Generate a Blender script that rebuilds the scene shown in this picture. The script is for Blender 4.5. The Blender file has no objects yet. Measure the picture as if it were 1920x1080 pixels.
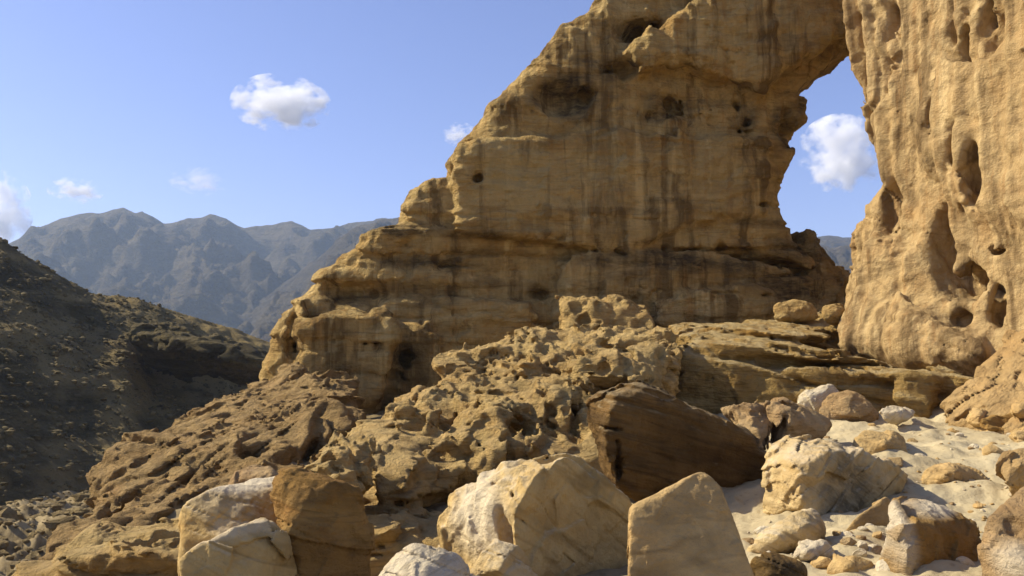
import bpy, bmesh, math, random
import numpy as np
import time
from concurrent.futures import ThreadPoolExecutor
from mathutils import Vector

# ------------------------------------------------------------------ camera
sc = bpy.context.scene
T0 = time.time()
COL = sc.collection
FPX = 1663.0                      # focal length in 1920-px picture units
PITCH = math.radians(5.5)
EYE = 1.7
cam_d = bpy.data.cameras.new('camera')
cam_d.sensor_width = 36.0
cam_d.lens = 36.0 * FPX / 1920.0
cam_d.clip_start = 0.1
cam_d.clip_end = 30000.0
cam = bpy.data.objects.new('camera', cam_d)
COL.objects.link(cam)
cam.location = (0, 0, EYE)
cam.rotation_euler = (math.radians(90) + PITCH, 0, 0)
sc.camera = cam

# ------------------------------------------------------------------ light
SUN_EL = math.radians(38.0)
SUN_DIR = np.array([-0.97, 0.13])            # horizontal direction towards the sun
SUN_DIR = SUN_DIR / np.linalg.norm(SUN_DIR)
sunv = Vector((SUN_DIR[0] * math.cos(SUN_EL), SUN_DIR[1] * math.cos(SUN_EL), math.sin(SUN_EL)))
sun_d = bpy.data.lights.new('sun', 'SUN')
sun_d.energy = 5.0
sun_d.angle = math.radians(0.5)
sun_d.color = (1.0, 0.92, 0.74)
sun = bpy.data.objects.new('sun', sun_d)
COL.objects.link(sun)
sun.location = (-40, 20, 60)
sun.rotation_euler = sunv.to_track_quat('Z', 'Y').to_euler()

world = bpy.data.worlds.new('World')
sc.world = world
world.use_nodes = True
wn = world.node_tree
wn.nodes.clear()
w_out = wn.nodes.new('ShaderNodeOutputWorld')
w_bg = wn.nodes.new('ShaderNodeBackground')
w_sky = wn.nodes.new('ShaderNodeTexSky')
w_sky.sky_type = 'NISHITA'
w_sky.sun_disc = False
w_sky.sun_elevation = SUN_EL
w_sky.sun_rotation = math.atan2(sunv.x, sunv.y)
w_sky.altitude = 300.0
w_sky.air_density = 1.0
w_sky.dust_density = 0.6
w_sky.ozone_density = 2.0
w_bg.inputs['Strength'].default_value = 0.100
w_tint = wn.nodes.new('ShaderNodeMix')
w_tint.data_type = 'RGBA'
w_tint.blend_type = 'MULTIPLY'
w_tint.inputs[0].default_value = 1.0
w_tint.inputs[7].default_value = (1.05, 0.95, 1.20, 1)
wn.links.new(w_sky.outputs['Color'], w_tint.inputs[6])
wn.links.new(w_tint.outputs[2], w_bg.inputs['Color'])
wn.links.new(w_bg.outputs['Background'], w_out.inputs['Surface'])

sc.view_settings.view_transform = 'Standard'
sc.view_settings.look = 'None'
sc.view_settings.gamma = 1.0
sc.view_settings.use_curve_mapping = False
sc.view_settings.exposure = 0.62
sc.render.engine = 'CYCLES'
sc.cycles.use_denoising = True
sc.cycles.max_bounces = 32
sc.cycles.diffuse_bounces = 5
sc.cycles.volume_bounces = 32
sc.render.resolution_x = 1024
sc.render.resolution_y = 576


# ------------------------------------------------------------------ measuring helpers
def ray(u, v):
    dx = (u - 960.0) / FPX
    dy = (540.0 - v) / FPX
    return np.array([dx, math.cos(PITCH) - dy * math.sin(PITCH), math.sin(PITCH) + dy * math.cos(PITCH)])


def P(u, v, Y):
    """the place seen in direction (u, v) at the distance Y in front of the camera"""
    d = ray(u, v)
    s = Y / d[1]
    return np.array([d[0] * s, Y, EYE + d[2] * s])


# ------------------------------------------------------------------ noise (numpy)
def _hash(ix, iy, iz, seed):
    h = (ix * np.uint32(374761393) + iy * np.uint32(668265263) + iz * np.uint32(2147483647) + np.uint32((seed * 1274126177) & 0xffffffff))
    h = (h ^ (h >> np.uint32(13))) * np.uint32(1274126177)
    h = (h ^ (h >> np.uint32(16))) * np.uint32(2246822519)
    return h ^ (h >> np.uint32(15))


def noise(p, seed=0):
    """smooth value noise in -1..1 for an (n,3) array"""
    f = np.floor(p)
    i = f.astype(np.int64).astype(np.uint32)
    t = (p - f).astype(np.float32)
    t = t * t * t * (t * (t * 6 - 15) + 10)
    out = 0
    for a in (0, 1):
        wa = t[:, 0] if a else 1 - t[:, 0]
        for b in (0, 1):
            wb = wa * (t[:, 1] if b else 1 - t[:, 1])
            for c in (0, 1):
                wc = wb * (t[:, 2] if c else 1 - t[:, 2])
                h = _hash(i[:, 0] + np.uint32(a), i[:, 1] + np.uint32(b), i[:, 2] + np.uint32(c), seed)
                out = out + wc * (h.astype(np.float32) * np.float32(1.0 / 4294967296.0))
    return out * 2 - 1


def fbm(p, octaves=4, seed=0, gain=0.5):
    out = 0
    a = 1.0
    tot = 0
    q = p
    for o in range(octaves):
        out = out + a * noise(q, seed + o * 17)
        tot += a
        a *= gain
        q = q * 2.03 + 11.7
    return out / tot * 1.6


def ridged(p, octaves=4, seed=0):
    out = 0
    a = 1.0
    tot = 0
    q = p
    for o in range(octaves):
        out = out + a * (1 - np.abs(noise(q, seed + o * 31)) * 2.0)
        tot += a
        a *= 0.5
        q = q * 2.07 + 5.3
    return out / tot


def worley(p, seed=0):
    """nearest and second nearest distance to jittered points"""
    f = np.floor(p)
    i = f.astype(np.int64)
    fr = (p - f).astype(np.float32)
    f1 = np.full(len(p), 9.0, np.float32)
    f2 = np.full(len(p), 9.0, np.float32)
    rid = np.zeros(len(p), np.float32)
    for a in (-1, 0, 1):
        for b in (-1, 0, 1):
            for c in (-1, 0, 1):
                ii = (i + np.array([a, b, c])).astype(np.uint32)
                h = _hash(ii[:, 0], ii[:, 1], ii[:, 2], seed)
                jx = (h & np.uint32(1023)).astype(np.float32) / 1023.0
                jy = ((h >> np.uint32(10)) & np.uint32(1023)).astype(np.float32) / 1023.0
                jz = ((h >> np.uint32(20)) & np.uint32(1023)).astype(np.float32) / 1023.0
                d = np.sqrt((a + jx - fr[:, 0]) ** 2 + (b + jy - fr[:, 1]) ** 2 + (c + jz - fr[:, 2]) ** 2)
                n1 = d < f1
                f2 = np.where(n1, f1, np.minimum(f2, d))
                f1 = np.where(n1, d, f1)
                rid = np.where(n1, jx, rid)
    return f1, f2, rid


def facets(p, seed=0):
    """every jittered cell is a tilted plane: broken, chipped faces"""
    f = np.floor(p)
    i = f.astype(np.int64)
    fr = (p - f).astype(np.float32)
    f1 = np.full(len(p), 9.0, np.float32)
    out = np.zeros(len(p), np.float32)
    for a in (-1, 0, 1):
        for b in (-1, 0, 1):
            for c in (-1, 0, 1):
                ii = (i + np.array([a, b, c])).astype(np.uint32)
                h = _hash(ii[:, 0], ii[:, 1], ii[:, 2], seed)
                h2 = _hash(ii[:, 0], ii[:, 1], ii[:, 2], seed + 101)
                k_ = np.float32(1 / 1023.0)
                dx = a + (h & np.uint32(1023)).astype(np.float32) * k_ - fr[:, 0]
                dy = b + ((h >> np.uint32(10)) & np.uint32(1023)).astype(np.float32) * k_ - fr[:, 1]
                dz = c + ((h >> np.uint32(20)) & np.uint32(1023)).astype(np.float32) * k_ - fr[:, 2]
                d = dx * dx + dy * dy + dz * dz
                v = (dx * ((h2 & np.uint32(1023)).astype(np.float32) * k_ * 2 - 1) + dy * (((h2 >> np.uint32(10)) & np.uint32(1023)).astype(np.float32) * k_ * 2 - 1)
                     + dz * (((h2 >> np.uint32(20)) & np.uint32(1023)).astype(np.float32) * k_ * 2 - 1))
                n1 = d < f1
                f1 = np.where(n1, d, f1)
                out = np.where(n1, v, out)
    return out


def sstep(a, b, x):
    t = np.clip((x - a) / (b - a), 0, 1)
    return t * t * (3 - 2 * t)


# ------------------------------------------------------------------ solid shapes as distance fields
def smax(a, b, k):
    if k <= 0:
        return np.maximum(a, b)
    h = np.maximum(k - np.abs(a - b), 0) / k
    return np.maximum(a, b) + h * h * k * 0.25


def smin(a, b, k):
    return -smax(-a, -b, k)


class Hull:
    """convex block through the given points"""
    def __init__(self, pts, k=0.06):
        pts = np.array(pts, float)
        self.k = k
        bm = bmesh.new()
        for q in pts:
            bm.verts.new(q)
        bmesh.ops.convex_hull(bm, input=list(bm.verts))
        bm.normal_update()
        c = pts.mean(0)
        pl = []
        for f in bm.faces:
            n = np.array(f.normal)
            if np.linalg.norm(n) < .5 or f.calc_area() < 1e-6:
                continue
            o = np.array(f.verts[0].co)
            if np.dot(n, c - o) > 0:
                n = -n
            d = np.dot(n, o)
            if all(np.dot(n, m[0]) < 0.9995 or abs(d - m[1]) > 1e-3 for m in pl):
                pl.append((n, d))
        bm.free()
        self.pl = pl
        self.lo = pts.min(0)
        self.hi = pts.max(0)

    def __call__(self, p):
        d = None
        for n, o in self.pl:
            e = (p @ n.astype(np.float32)) - np.float32(o)
            d = e if d is None else smax(d, e, self.k)
        return d


class Prism:
    """an outline on an upright plane (yawed, leaning) with a thickness behind it"""
    def __init__(self, outline, q, direction, thick, lean=0.0, z0=0.0, k=0.3, bulge=None):
        self.q = np.array(q, float)                 # (x, y) of a point of the plane
        d = np.array(direction, float)
        self.d = d / np.linalg.norm(d)
        self.n = np.array([-self.d[1], self.d[0]])  # pointing into the rock
        self.thick, self.lean, self.z0, self.k, self.bulge = thick, lean, z0, k, bulge
        self.poly = np.array([self.hit(u, v) for u, v in outline])
        s = self.poly
        c = []
        for a in (s[:, 0].min(), s[:, 0].max()):
            for z in (s[:, 1].min(), s[:, 1].max()):
                for t in (-1.0, thick):
                    xy = self.q + self.d * a + self.n * (t + lean * (z - z0))
                    c.append([xy[0], xy[1], z])
        self.lo = np.min(c, 0)
        self.hi = np.max(c, 0)

    def hit(self, u, v):
        r = ray(u, v)
        # plane: dot(n, xy - q) - lean*(z - z0) = 0
        a = np.dot(self.n, r[:2]) - self.lean * r[2]
        b = np.dot(self.n, self.q) - self.lean * (self.z0 - EYE)
        t = b / a
        xy = r[:2] * t
        return [np.dot(self.d, xy - self.q), EYE + r[2] * t]

    def __call__(self, p):
        s = (p[:, 0] - self.q[0]) * self.d[0] + (p[:, 1] - self.q[1]) * self.d[1]
        z = p[:, 2]
        t = (p[:, 0] - self.q[0]) * self.n[0] + (p[:, 1] - self.q[1]) * self.n[1] - self.lean * (z - self.z0)
        poly = self.poly
        d2 = np.full(len(p), 1e9, np.float32)
        ins = np.zeros(len(p), bool)
        m = len(poly)
        for i in range(m):
            a = poly[i]
            b = poly[(i + 1) % m]
            e = b - a
            wx, wz = s - a[0], z - a[1]
            h = np.clip((wx * e[0] + wz * e[1]) / (e @ e + 1e-12), 0, 1)
            d2 = np.minimum(d2, (wx - e[0] * h) ** 2 + (wz - e[1] * h) ** 2)
            cond = (a[1] > z) != (b[1] > z)
            xi = a[0] + (z - a[1]) / (e[1] if abs(e[1]) > 1e-9 else 1e-9) * e[0]
            ins ^= cond & (s < xi)
        dd = np.sqrt(d2)
        dd = np.where(ins, -dd, dd)
        front = -t
        if self.bulge:
            front = front + self.bulge(s, z)
        sl = np.maximum(front, t - self.thick)
        return smax(dd, sl, self.k)


class Ball:
    def __init__(self, c, r, rot=0.0):
        self.c = np.array(c, float)
        self.r = np.array(r if hasattr(r, '__len__') else (r, r, r), float)
        self.rot = rot
        self.lo = self.c - self.r.max()
        self.hi = self.c + self.r.max()

    def __call__(self, p):
        q = (p - self.c.astype(np.float32))
        if self.rot:
            c, s = math.cos(self.rot), math.sin(self.rot)
            x = q[:, 0] * c + q[:, 2] * s
            z = -q[:, 0] * s + q[:, 2] * c
            q = np.stack([x, q[:, 1], z], 1)
        q = q / self.r.astype(np.float32)
        l = np.sqrt((q ** 2).sum(1))
        return (l - 1) * float(self.r.min())


def surface_nets(S, h, org):
    neg = S < 0
    cnt = np.zeros(tuple(n - 1 for n in S.shape), np.int8)
    for a in (0, 1):
        for b in (0, 1):
            for c in (0, 1):
                cnt += neg[a:S.shape[0] - 1 + a, b:S.shape[1] - 1 + b, c:S.shape[2] - 1 + c]
    cells = np.argwhere((cnt > 0) & (cnt < 8))
    idx = np.full(cnt.shape, -1, np.int32)
    idx[cells[:, 0], cells[:, 1], cells[:, 2]] = np.arange(len(cells))
    pos = np.zeros((len(cells), 3), np.float32)
    num = np.zeros(len(cells), np.float32)
    corners = [(a, b, c) for a in (0, 1) for b in (0, 1) for c in (0, 1)]
    for A in corners:
        for ax in range(3):
            if A[ax]:
                continue
            B = list(A)
            B[ax] = 1
            va = S[cells[:, 0] + A[0], cells[:, 1] + A[1], cells[:, 2] + A[2]]
            vb = S[cells[:, 0] + B[0], cells[:, 1] + B[1], cells[:, 2] + B[2]]
            cr = (va < 0) != (vb < 0)
            t = np.where(cr, va / np.where(cr, va - vb, 1), 0)
            for j in range(3):
                pos[:, j] += np.where(cr, A[j] + (t if j == ax else 0), 0)
            num += cr
    pos = (pos / num[:, None] + cells) * h + org
    quads = []
    for ax in range(3):
        o = [0, 1, 2]
        b, c = [x for x in o if x != ax]
        s0 = [slice(None)] * 3
        s1 = [slice(None)] * 3
        s0[ax] = slice(0, -1)
        s1[ax] = slice(1, None)
        ch = neg[tuple(s0)] != neg[tuple(s1)]
        e = np.argwhere(ch)
        e = e[(e[:, b] > 0) & (e[:, c] > 0) & (e[:, b] < S.shape[b] - 1) & (e[:, c] < S.shape[c] - 1)]
        flip = neg[e[:, 0], e[:, 1], e[:, 2]]

        def g(db, dc):
            k = e.copy()
            k[:, b] += db
            k[:, c] += dc
            return idx[k[:, 0], k[:, 1], k[:, 2]]
        q = np.stack([g(-1, -1), g(0, -1), g(0, 0), g(-1, 0)], 1)
        if ax == 1:
            flip = ~flip
        q[~flip] = q[~flip][:, ::-1]
        quads.append(q)
    quads = np.concatenate(quads)
    quads = quads[(quads >= 0).all(1)]
    return pos, quads


def mesh_from(name, v, f):
    me = bpy.data.meshes.new(name)
    me.vertices.add(len(v))
    me.vertices.foreach_set('co', np.ascontiguousarray(v, np.float32).ravel())
    n = f.shape[1]
    me.loops.add(len(f) * n)
    me.loops.foreach_set('vertex_index', np.ascontiguousarray(f, np.int32).ravel())
    me.polygons.add(len(f))
    me.polygons.foreach_set('loop_start', np.arange(0, len(f) * n, n, dtype=np.int32))
    me.update(calc_edges=True)
    me.polygons.foreach_set('use_smooth', np.ones(len(f), bool))
    me.update()
    return me


def attr(me, name, vals):
    a = me.attributes.new(name, 'FLOAT', 'POINT')
    a.data.foreach_set('value', np.ascontiguousarray(vals, np.float32))


def put(name, me, mat, origin=(0, 0, 0), label=None, cat=None, group=None, kind=None):
    o = bpy.data.objects.new(name, me)
    COL.objects.link(o)
    o.location = origin
    if mat:
        me.materials.append(mat)
    if label:
        o['label'] = label
    if cat:
        o['category'] = cat
    if group:
        o['group'] = group
    if kind:
        o['kind'] = kind
    return o


# surface detail: every entry is a depth in metres and a size
def detail(p, D, seed):
    out = np.zeros(len(p), np.float32)
    if 'warp' in D:
        a, f = D['warp']
        w = np.stack([noise(p * f, seed + 1), noise(p * f, seed + 2), noise(p * f, seed + 3)], 1) * a
        p = p + w.astype(np.float32)
    if 'lump' in D:
        a, f = D['lump']
        out += a * fbm(p * f, 3, seed + 5)
    if 'rough' in D:
        a, f = D['rough']
        out += a * (0.55 * fbm(p * f, 4, seed + 9, 0.6) - 0.75 * ridged(p * f * 1.3, 4, seed + 10) + 0.2)
    if 'facet' in D:
        a, f = D['facet']
        out += a * 1.5 * facets(p * f, seed + 15)
        out += a * 0.6 * facets(p * f * 2.7 + 9, seed + 16)
    if 'crag' in D:                                 # angular broken faces
        a, f = D['crag']
        f1, f2, _ = worley(p * f, seed + 13)
        out += a * (0.6 - (f2 - f1)) * 0.8 - a * 0.2
        f1, f2, r = worley(p * f * 2.3 + 7, seed + 14)
        out += a * 0.4 * (r - 0.5)
    if 'strata' in D:                               # beds of unequal hardness
        a, f, tx, ty = D['strata']
        w = p[:, 2] + tx * p[:, 0] + ty * p[:, 1]
        q = np.stack([p[:, 0] * 0.25 + 3, p[:, 1] * 0.25, w * f], 1)
        s = noise(q, seed + 21) * 0.6 + noise(q * np.array([2, 2, 2.7]) + 4, seed + 22) * 0.5
        s = np.tanh(s * 3.0)
        m = 0.45 + 0.55 * sstep(-0.3, 0.4, noise(p * 0.45, seed + 23))
        out += a * s * m
    if 'crack' in D:                                # thin open joints along the bedding and across it
        a, f, tx, ty = D['crack']
        w = p[:, 2] + tx * p[:, 0] + ty * p[:, 1]
        q = np.stack([p[:, 0] * 0.14 * f, p[:, 1] * 0.14 * f, w * f], 1)
        m = sstep(-0.25, 0.25, noise(p * 0.35 * f, seed + 51))
        out += a * m * sstep(0.09, 0.01, np.abs(noise(q, seed + 52)))
        q = np.stack([p[:, 0] * 0.16 * f, p[:, 1] * 0.16 * f, w * f * 2.3 + 5], 1)
        out += a * 0.5 * sstep(0.10, 0.01, np.abs(noise(q, seed + 53)))
        q = np.stack([(p[:, 0] + 0.3 * w) * 0.5 * f, p[:, 1] * 0.5 * f, w * f * 0.12], 1)
        m = sstep(0.0, 0.4, noise(p * 0.5 * f + 9, seed + 54))
        out += a * 0.7 * m * sstep(0.05, 0.01, np.abs(noise(q, seed + 55)))
    if 'flute' in D:                                # upright grooves
        a, f = D['flute'][:2]
        q = np.stack([p[:, 0] * f, p[:, 1] * f, p[:, 2] * f * 0.16], 1)
        out += a * (np.abs(noise(q, seed + 31)) * 2 - 0.6) + a * 0.5 * noise(q * 2.1, seed + 32)
    if 'pits' in D:                                 # hollows with walls between them
        a, f, lim = D['pits']
        m = sstep(lim - 0.25, lim + 0.25, noise(p * 0.8, seed + 41) * 0.5 + 0.5)
        f1, f2, r = worley(p * f, seed + 42)
        out += m * a * sstep(0.55, 0.15, f1) * (0.4 + 0.8 * r)
        f1, f2, r = worley(p * f * 2.1 + 3, seed + 43)
        out += m * a * 0.4 * sstep(0.5, 0.15, f1)
    return out


def solid(name, prims, h, D, mat, label, cat, cuts=(), k=0.15, seed=1, zmin=None, group=None,
          stains_and_light=(), extra=None, margin=None, ck=None):
    lo = np.min([q.lo for q in prims], 0)
    hi = np.max([q.hi for q in prims], 0)
    mg = margin if margin is not None else 0.3 + 4 * h
    lo = lo - mg
    hi = hi + mg
    if zmin is not None:
        lo[2] = max(lo[2], zmin - 3 * h)
    F = 4
    n = np.ceil((hi - lo) / (h * F)).astype(int)
    amp = sum(abs(v[0]) for kk, v in D.items() if kk != 'warp') + 0.1

    def base(p):
        d = None
        for q in prims:
            e = q(p)
            d = e if d is None else smin(d, e, k)
        for c in cuts:
            d = smax(d, -c(p), ck if ck is not None else k * 0.7)
        if zmin is not None:
            d = np.maximum(d, zmin - p[:, 2])
        return d
    ax = [lo[i] + (np.arange(n[i]) + 0.5) * h * F - h * 0.5 for i in range(3)]
    g = np.stack(np.meshgrid(*ax, indexing='ij'), -1).reshape(-1, 3).astype(np.float32)
    Cc = base(g).reshape(n)
    S = np.repeat(np.repeat(np.repeat(Cc, F, 0), F, 1), F, 2)
    thr = h * F * 1.3 + amp * 1.1
    M = np.repeat(np.repeat(np.repeat(np.abs(Cc) < thr, F, 0), F, 1), F, 2)
    ii = np.argwhere(M)
    step = 120000

    def work(s):
        sub = ii[s:s + step]
        p = (sub * h + lo).astype(np.float32)
        d = base(p)
        near = np.abs(d) < amp + 2.5 * h
        if near.any():
            pn = p[near]
            dn = d[near] + detail(pn, D, seed)
            if extra:
                dn = extra(pn, dn)
            if zmin is not None:
                dn = np.maximum(dn, zmin - pn[:, 2])
            d[near] = dn
        S[sub[:, 0], sub[:, 1], sub[:, 2]] = d
    with ThreadPoolExecutor(4) as ex:
        list(ex.map(work, range(0, len(ii), step)))
    S[0], S[-1] = 1, 1
    S[:, 0], S[:, -1] = 1, 1
    S[:, :, 0], S[:, :, -1] = 1, 1
    v, f = surface_nets(S, h, lo)
    # keep the largest pieces only: drop loose specks
    v, f = drop_specks(v, f)
    org = np.array([(v[:, 0].min() + v[:, 0].max()) / 2, (v[:, 1].min() + v[:, 1].max()) / 2, v[:, 2].min()])
    me = mesh_from(name, v - org, f)
    st = np.zeros(len(v), np.float32)
    for (c, r, a) in stains_and_light:
        q = (v - np.array(c)) / np.array(r)
        l = np.sqrt((q ** 2).sum(1)) + 0.35 * noise(v * 1.7, 77)
        st += a * sstep(1.15, 0.35, l)
    attr(me, 'stain_and_light', np.clip(st, -1, 1))
    print('%-14s %7d verts %6.1fs' % (name, len(v), time.time() - T0))
    return put(name, me, mat, org, label, cat, group)


def drop_specks(v, f):
    n = len(v)
    lab = np.arange(n)
    e = np.concatenate([f[:, [0, 1]], f[:, [1, 2]], f[:, [2, 3]]])
    for _ in range(400):
        m = np.minimum(lab[e[:, 0]], lab[e[:, 1]])
        new = lab.copy()
        np.minimum.at(new, e[:, 0], m)
        np.minimum.at(new, e[:, 1], m)
        new = new[new]
        new = new[new]
        if (new == lab).all():
            break
        lab = new
    u, inv, c = np.unique(lab, return_inverse=True, return_counts=True)
    keep = c[inv] > max(60, 0.02 * c.max())
    idx = np.cumsum(keep) - 1
    fk = keep[f].all(1)
    return v[keep], idx[f[fk]]


# ------------------------------------------------------------------ materials
def mat_rock(name, cols, band=(0.35, 2.2), tilt=(0, 0, 0), streak=0.0, varnish=(0.035, 0.025, 0.014), vamt=0.35,
             bump=0.5, fine=9.0, blotch=0.5, bandmix=0.6, lines=0.5, palecol=(0.68, 0.58, 0.40), dust=0.0, dustcol=(0.62, 0.50, 0.33)):
    m = bpy.data.materials.new(name)
    m.use_nodes = True
    nt = m.node_tree
    N, L = nt.nodes, nt.links
    N.clear()
    out = N.new('ShaderNodeOutputMaterial')
    bs = N.new('ShaderNodeBsdfPrincipled')
    bs.inputs['Roughness'].default_value = 0.92
    bs.inputs['Specular IOR Level'].default_value = 0.15
    L.new(bs.outputs[0], out.inputs[0])
    tc = N.new('ShaderNodeNewGeometry')
    mp = N.new('ShaderNodeMapping')
    mp.inputs['Rotation'].default_value = tilt
    L.new(tc.outputs['Position'], mp.inputs['Vector'])

    def nz(scale, vec=(1, 1, 1), det=5, rough=0.55, dist=0.0, src=mp):
        q = N.new('ShaderNodeMapping')
        q.inputs['Scale'].default_value = vec
        L.new(src.outputs[0], q.inputs['Vector'])
        t = N.new('ShaderNodeTexNoise')
        t.inputs['Scale'].default_value = scale
        t.inputs['Detail'].default_value = det
        t.inputs['Roughness'].default_value = rough
        t.inputs['Distortion'].default_value = dist
        L.new(q.outputs[0], t.inputs['Vector'])
        return t.outputs['Fac']

    def ramp(src, stops):
        r = N.new('ShaderNodeValToRGB')
        el = r.color_ramp.elements
        while len(el) < len(stops):
            el.new(0.5)
        for e, (pos, c) in zip(el, stops):
            e.position = pos
            e.color = (*c, 1) if len(c) == 3 else (c[0], c[0], c[0], 1)
        L.new(src, r.inputs['Fac'])
        return r.outputs['Color']

    def mix(fac, a, b, mode='MIX'):
        x = N.new('ShaderNodeMix')
        x.data_type = 'RGBA'
        x.blend_type = mode
        if isinstance(fac, (int, float)):
            x.inputs[0].default_value = fac
        else:
            L.new(fac, x.inputs[0])
        for s, k in ((a, 6), (b, 7)):
            if isinstance(s, tuple):
                x.inputs[k].default_value = (*s, 1)
            else:
                L.new(s, x.inputs[k])
        return x.outputs[2]

    def mul(a, b):
        x = N.new('ShaderNodeMath')
        x.operation = 'MULTIPLY'
        for s, k in ((a, 0), (b, 1)):
            if isinstance(s, (int, float)):
                x.inputs[k].default_value = s
            else:
                L.new(s, x.inputs[k])
        return x.outputs[0]

    bf, bs_ = band
    bandn = nz(bs_, (bf * 0.4, bf * 0.4, 1.0), 6, 0.6, 0.4)
    k = len(cols)
    c = ramp(bandn, [(0.3 + 0.4 * i / (k - 1), cols[i]) for i in range(k)])
    bl = nz(0.55, (1, 1, 1), 4, 0.6, 0.6)
    c2 = ramp(bl, [(0.35 + 0.3 * i / (k - 1), cols[(i * 2 + 1) % k]) for i in range(k)])
    c = mix(1 - bandmix, c, c2)
    if blotch:
        b2 = ramp(nz(2.6, (1, 1, 1), 6, 0.65, 0.3), [(0.36, (0.62,)), (0.62, (1.22,))])
        c = mix(blotch, c, b2, 'MULTIPLY')
    if streak:
        s = ramp(nz(1.25, (1.0, 1.0, 0.09), 5, 0.62, 0.4, src=tc), [(0.52, (0.0,)), (0.60, (1.0,))])
        c = mix(mul(s, streak), c, tuple(x * 0.45 for x in cols[0]))
        s = ramp(nz(2.3, (1.0, 1.0, 0.08), 3, 0.6, 0.3, src=tc), [(0.56, (0.0,)), (0.72, (1.0,))])
        c = mix(mul(s, streak * 1.0), c, tuple(min(1, x * 1.3) for x in cols[-2]))
        s = ramp(nz(4.2, (1.0, 1.0, 0.05), 3, 0.6, 0.2, src=tc), [(0.57, (0.0,)), (0.66, (1.0,))])
        c = mix(mul(s, streak * 0.5), c, tuple(min(1, x * v) for x, v in zip(cols[-1], (0.9, 0.8, 0.7))))
        s = ramp(nz(0.8, (1.0, 1.0, 0.9), 5, 0.65, 0.8, src=tc), [(0.5, (0.0,)), (0.7, (1.0,))])
        c = mix(mul(s, streak * 0.6), c, cols[2])
    if lines:
        q = nz(bs_ * 1.3, (bf * 0.22, bf * 0.22, 1.0), 3, 0.5, 0.25)
        s = ramp(q, [(0.462, (0.0,)), (0.482, (1.0,)), (0.50, (0.0,))])
        g = ramp(nz(0.9, (1, 1, 1), 3, 0.5), [(0.42, (0.0,)), (0.6, (1.0,))])
        c = mix(mul(mul(s, g), lines), c, tuple(x * 0.35 for x in cols[0]))
        q = nz(bs_ * 3.1, (bf * 0.2, bf * 0.2, 1.0), 3, 0.5, 0.25)
        s = ramp(q, [(0.52, (0.0,)), (0.56, (1.0,)), (0.60, (0.0,))])
        c = mix(mul(s, lines * 0.6), c, tuple(x * 0.5 for x in cols[0]))
    # dark desert varnish
    vn = ramp(nz(1.1, (1, 1, 2.2), 7, 0.7, 0.5), [(0.56, (0.0,)), (0.70, (1.0,))])
    c = mix(mul(vn, vamt), c, varnish)
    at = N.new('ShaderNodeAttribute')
    at.attribute_name = 'stain_and_light'  # varnish and painted shade; negative values are pale rock and painted sunlight
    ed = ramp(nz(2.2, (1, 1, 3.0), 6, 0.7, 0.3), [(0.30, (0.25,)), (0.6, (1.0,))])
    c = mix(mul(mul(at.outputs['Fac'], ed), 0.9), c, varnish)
    neg = N.new('ShaderNodeMath')
    neg.operation = 'MULTIPLY'
    neg.inputs[1].default_value = -1.0
    neg.use_clamp = True
    L.new(at.outputs['Fac'], neg.inputs[0])
    c = mix(mul(neg.outputs[0], 0.8), c, palecol)
    if dust:
        sx = N.new('ShaderNodeSeparateXYZ')
        L.new(tc.outputs['Normal'], sx.inputs[0])
        up = ramp(sx.outputs['Z'], [(0.55, (0.0,)), (0.9, (1.0,))])
        dn = ramp(nz(3.0, (1, 1, 1), 5, 0.6), [(0.35, (0.0,)), (0.6, (1.0,))])
        c = mix(mul(mul(up, dn), dust), c, dustcol)
    L.new(c, bs.inputs['Base Color'])
    b1 = nz(fine, (1, 1, 1), 8, 0.7, 0.1)
    b2 = nz(bs_ * 2.6, (bf * 0.5, bf * 0.5, 1.0), 6, 0.65, 0.3)
    b3 = nz(fine * 0.28, (1, 1, 1), 4, 0.6, 0.0)
    add = N.new('ShaderNodeMath')
    add.operation = 'ADD'
    L.new(b1, add.inputs[0])
    L.new(mul(b2, 1.2), add.inputs[1])
    add2 = N.new('ShaderNodeMath')
    add2.operation = 'ADD'
    L.new(add.outputs[0], add2.inputs[0])
    L.new(mul(b3, 1.2), add2.inputs[1])
    bp = N.new('ShaderNodeBump')
    bp.inputs['Strength'].default_value = bump
    bp.inputs['Distance'].default_value = 1.6 / fine
    L.new(add2.outputs[0], bp.inputs['Height'])
    L.new(bp.outputs[0], bs.inputs['Normal'])
    return m


M_wall = mat_rock('arch_sandstone', [(0.30, 0.165, 0.042), (0.53, 0.345, 0.115), (0.66, 0.475, 0.19), (0.56, 0.32, 0.09)],
                  band=(0.5, 0.9), streak=0.75, vamt=0.35, bump=1.0, fine=4.0, lines=0.35, palecol=(0.62, 0.47, 0.20))
M_cliff = mat_rock('cliff_sandstone', [(0.29, 0.175, 0.07), (0.40, 0.27, 0.115), (0.47, 0.335, 0.155), (0.34, 0.20, 0.075)],
                   band=(1.5, 0.5), streak=0.8, vamt=0.15, bump=0.55, fine=5.0)
M_outcrop = mat_rock('outcrop_sandstone', [(0.33, 0.195, 0.065), (0.48, 0.32, 0.115), (0.56, 0.395, 0.155), (0.48, 0.285, 0.095)],
                     band=(0.5, 1.6), vamt=0.25, bump=0.9, fine=6.0, dust=0.2, dustcol=(0.56, 0.43, 0.22))
M_bench = mat_rock('bedded_sandstone', [(0.24, 0.13, 0.028), (0.38, 0.235, 0.07), (0.45, 0.31, 0.11), (0.34, 0.18, 0.04)],
                   band=(0.35, 2.6), tilt=(0, math.radians(-5), 0), vamt=0.4, bump=0.9, fine=6.0, dust=0.7, dustcol=(0.52, 0.41, 0.21))
M_ridge = mat_rock('ridge_sandstone', [(0.28, 0.17, 0.06), (0.40, 0.26, 0.10), (0.46, 0.31, 0.13), (0.40, 0.24, 0.09)],
                   band=(0.8, 1.6), vamt=0.25, bump=1.0, fine=5.0)
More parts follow.
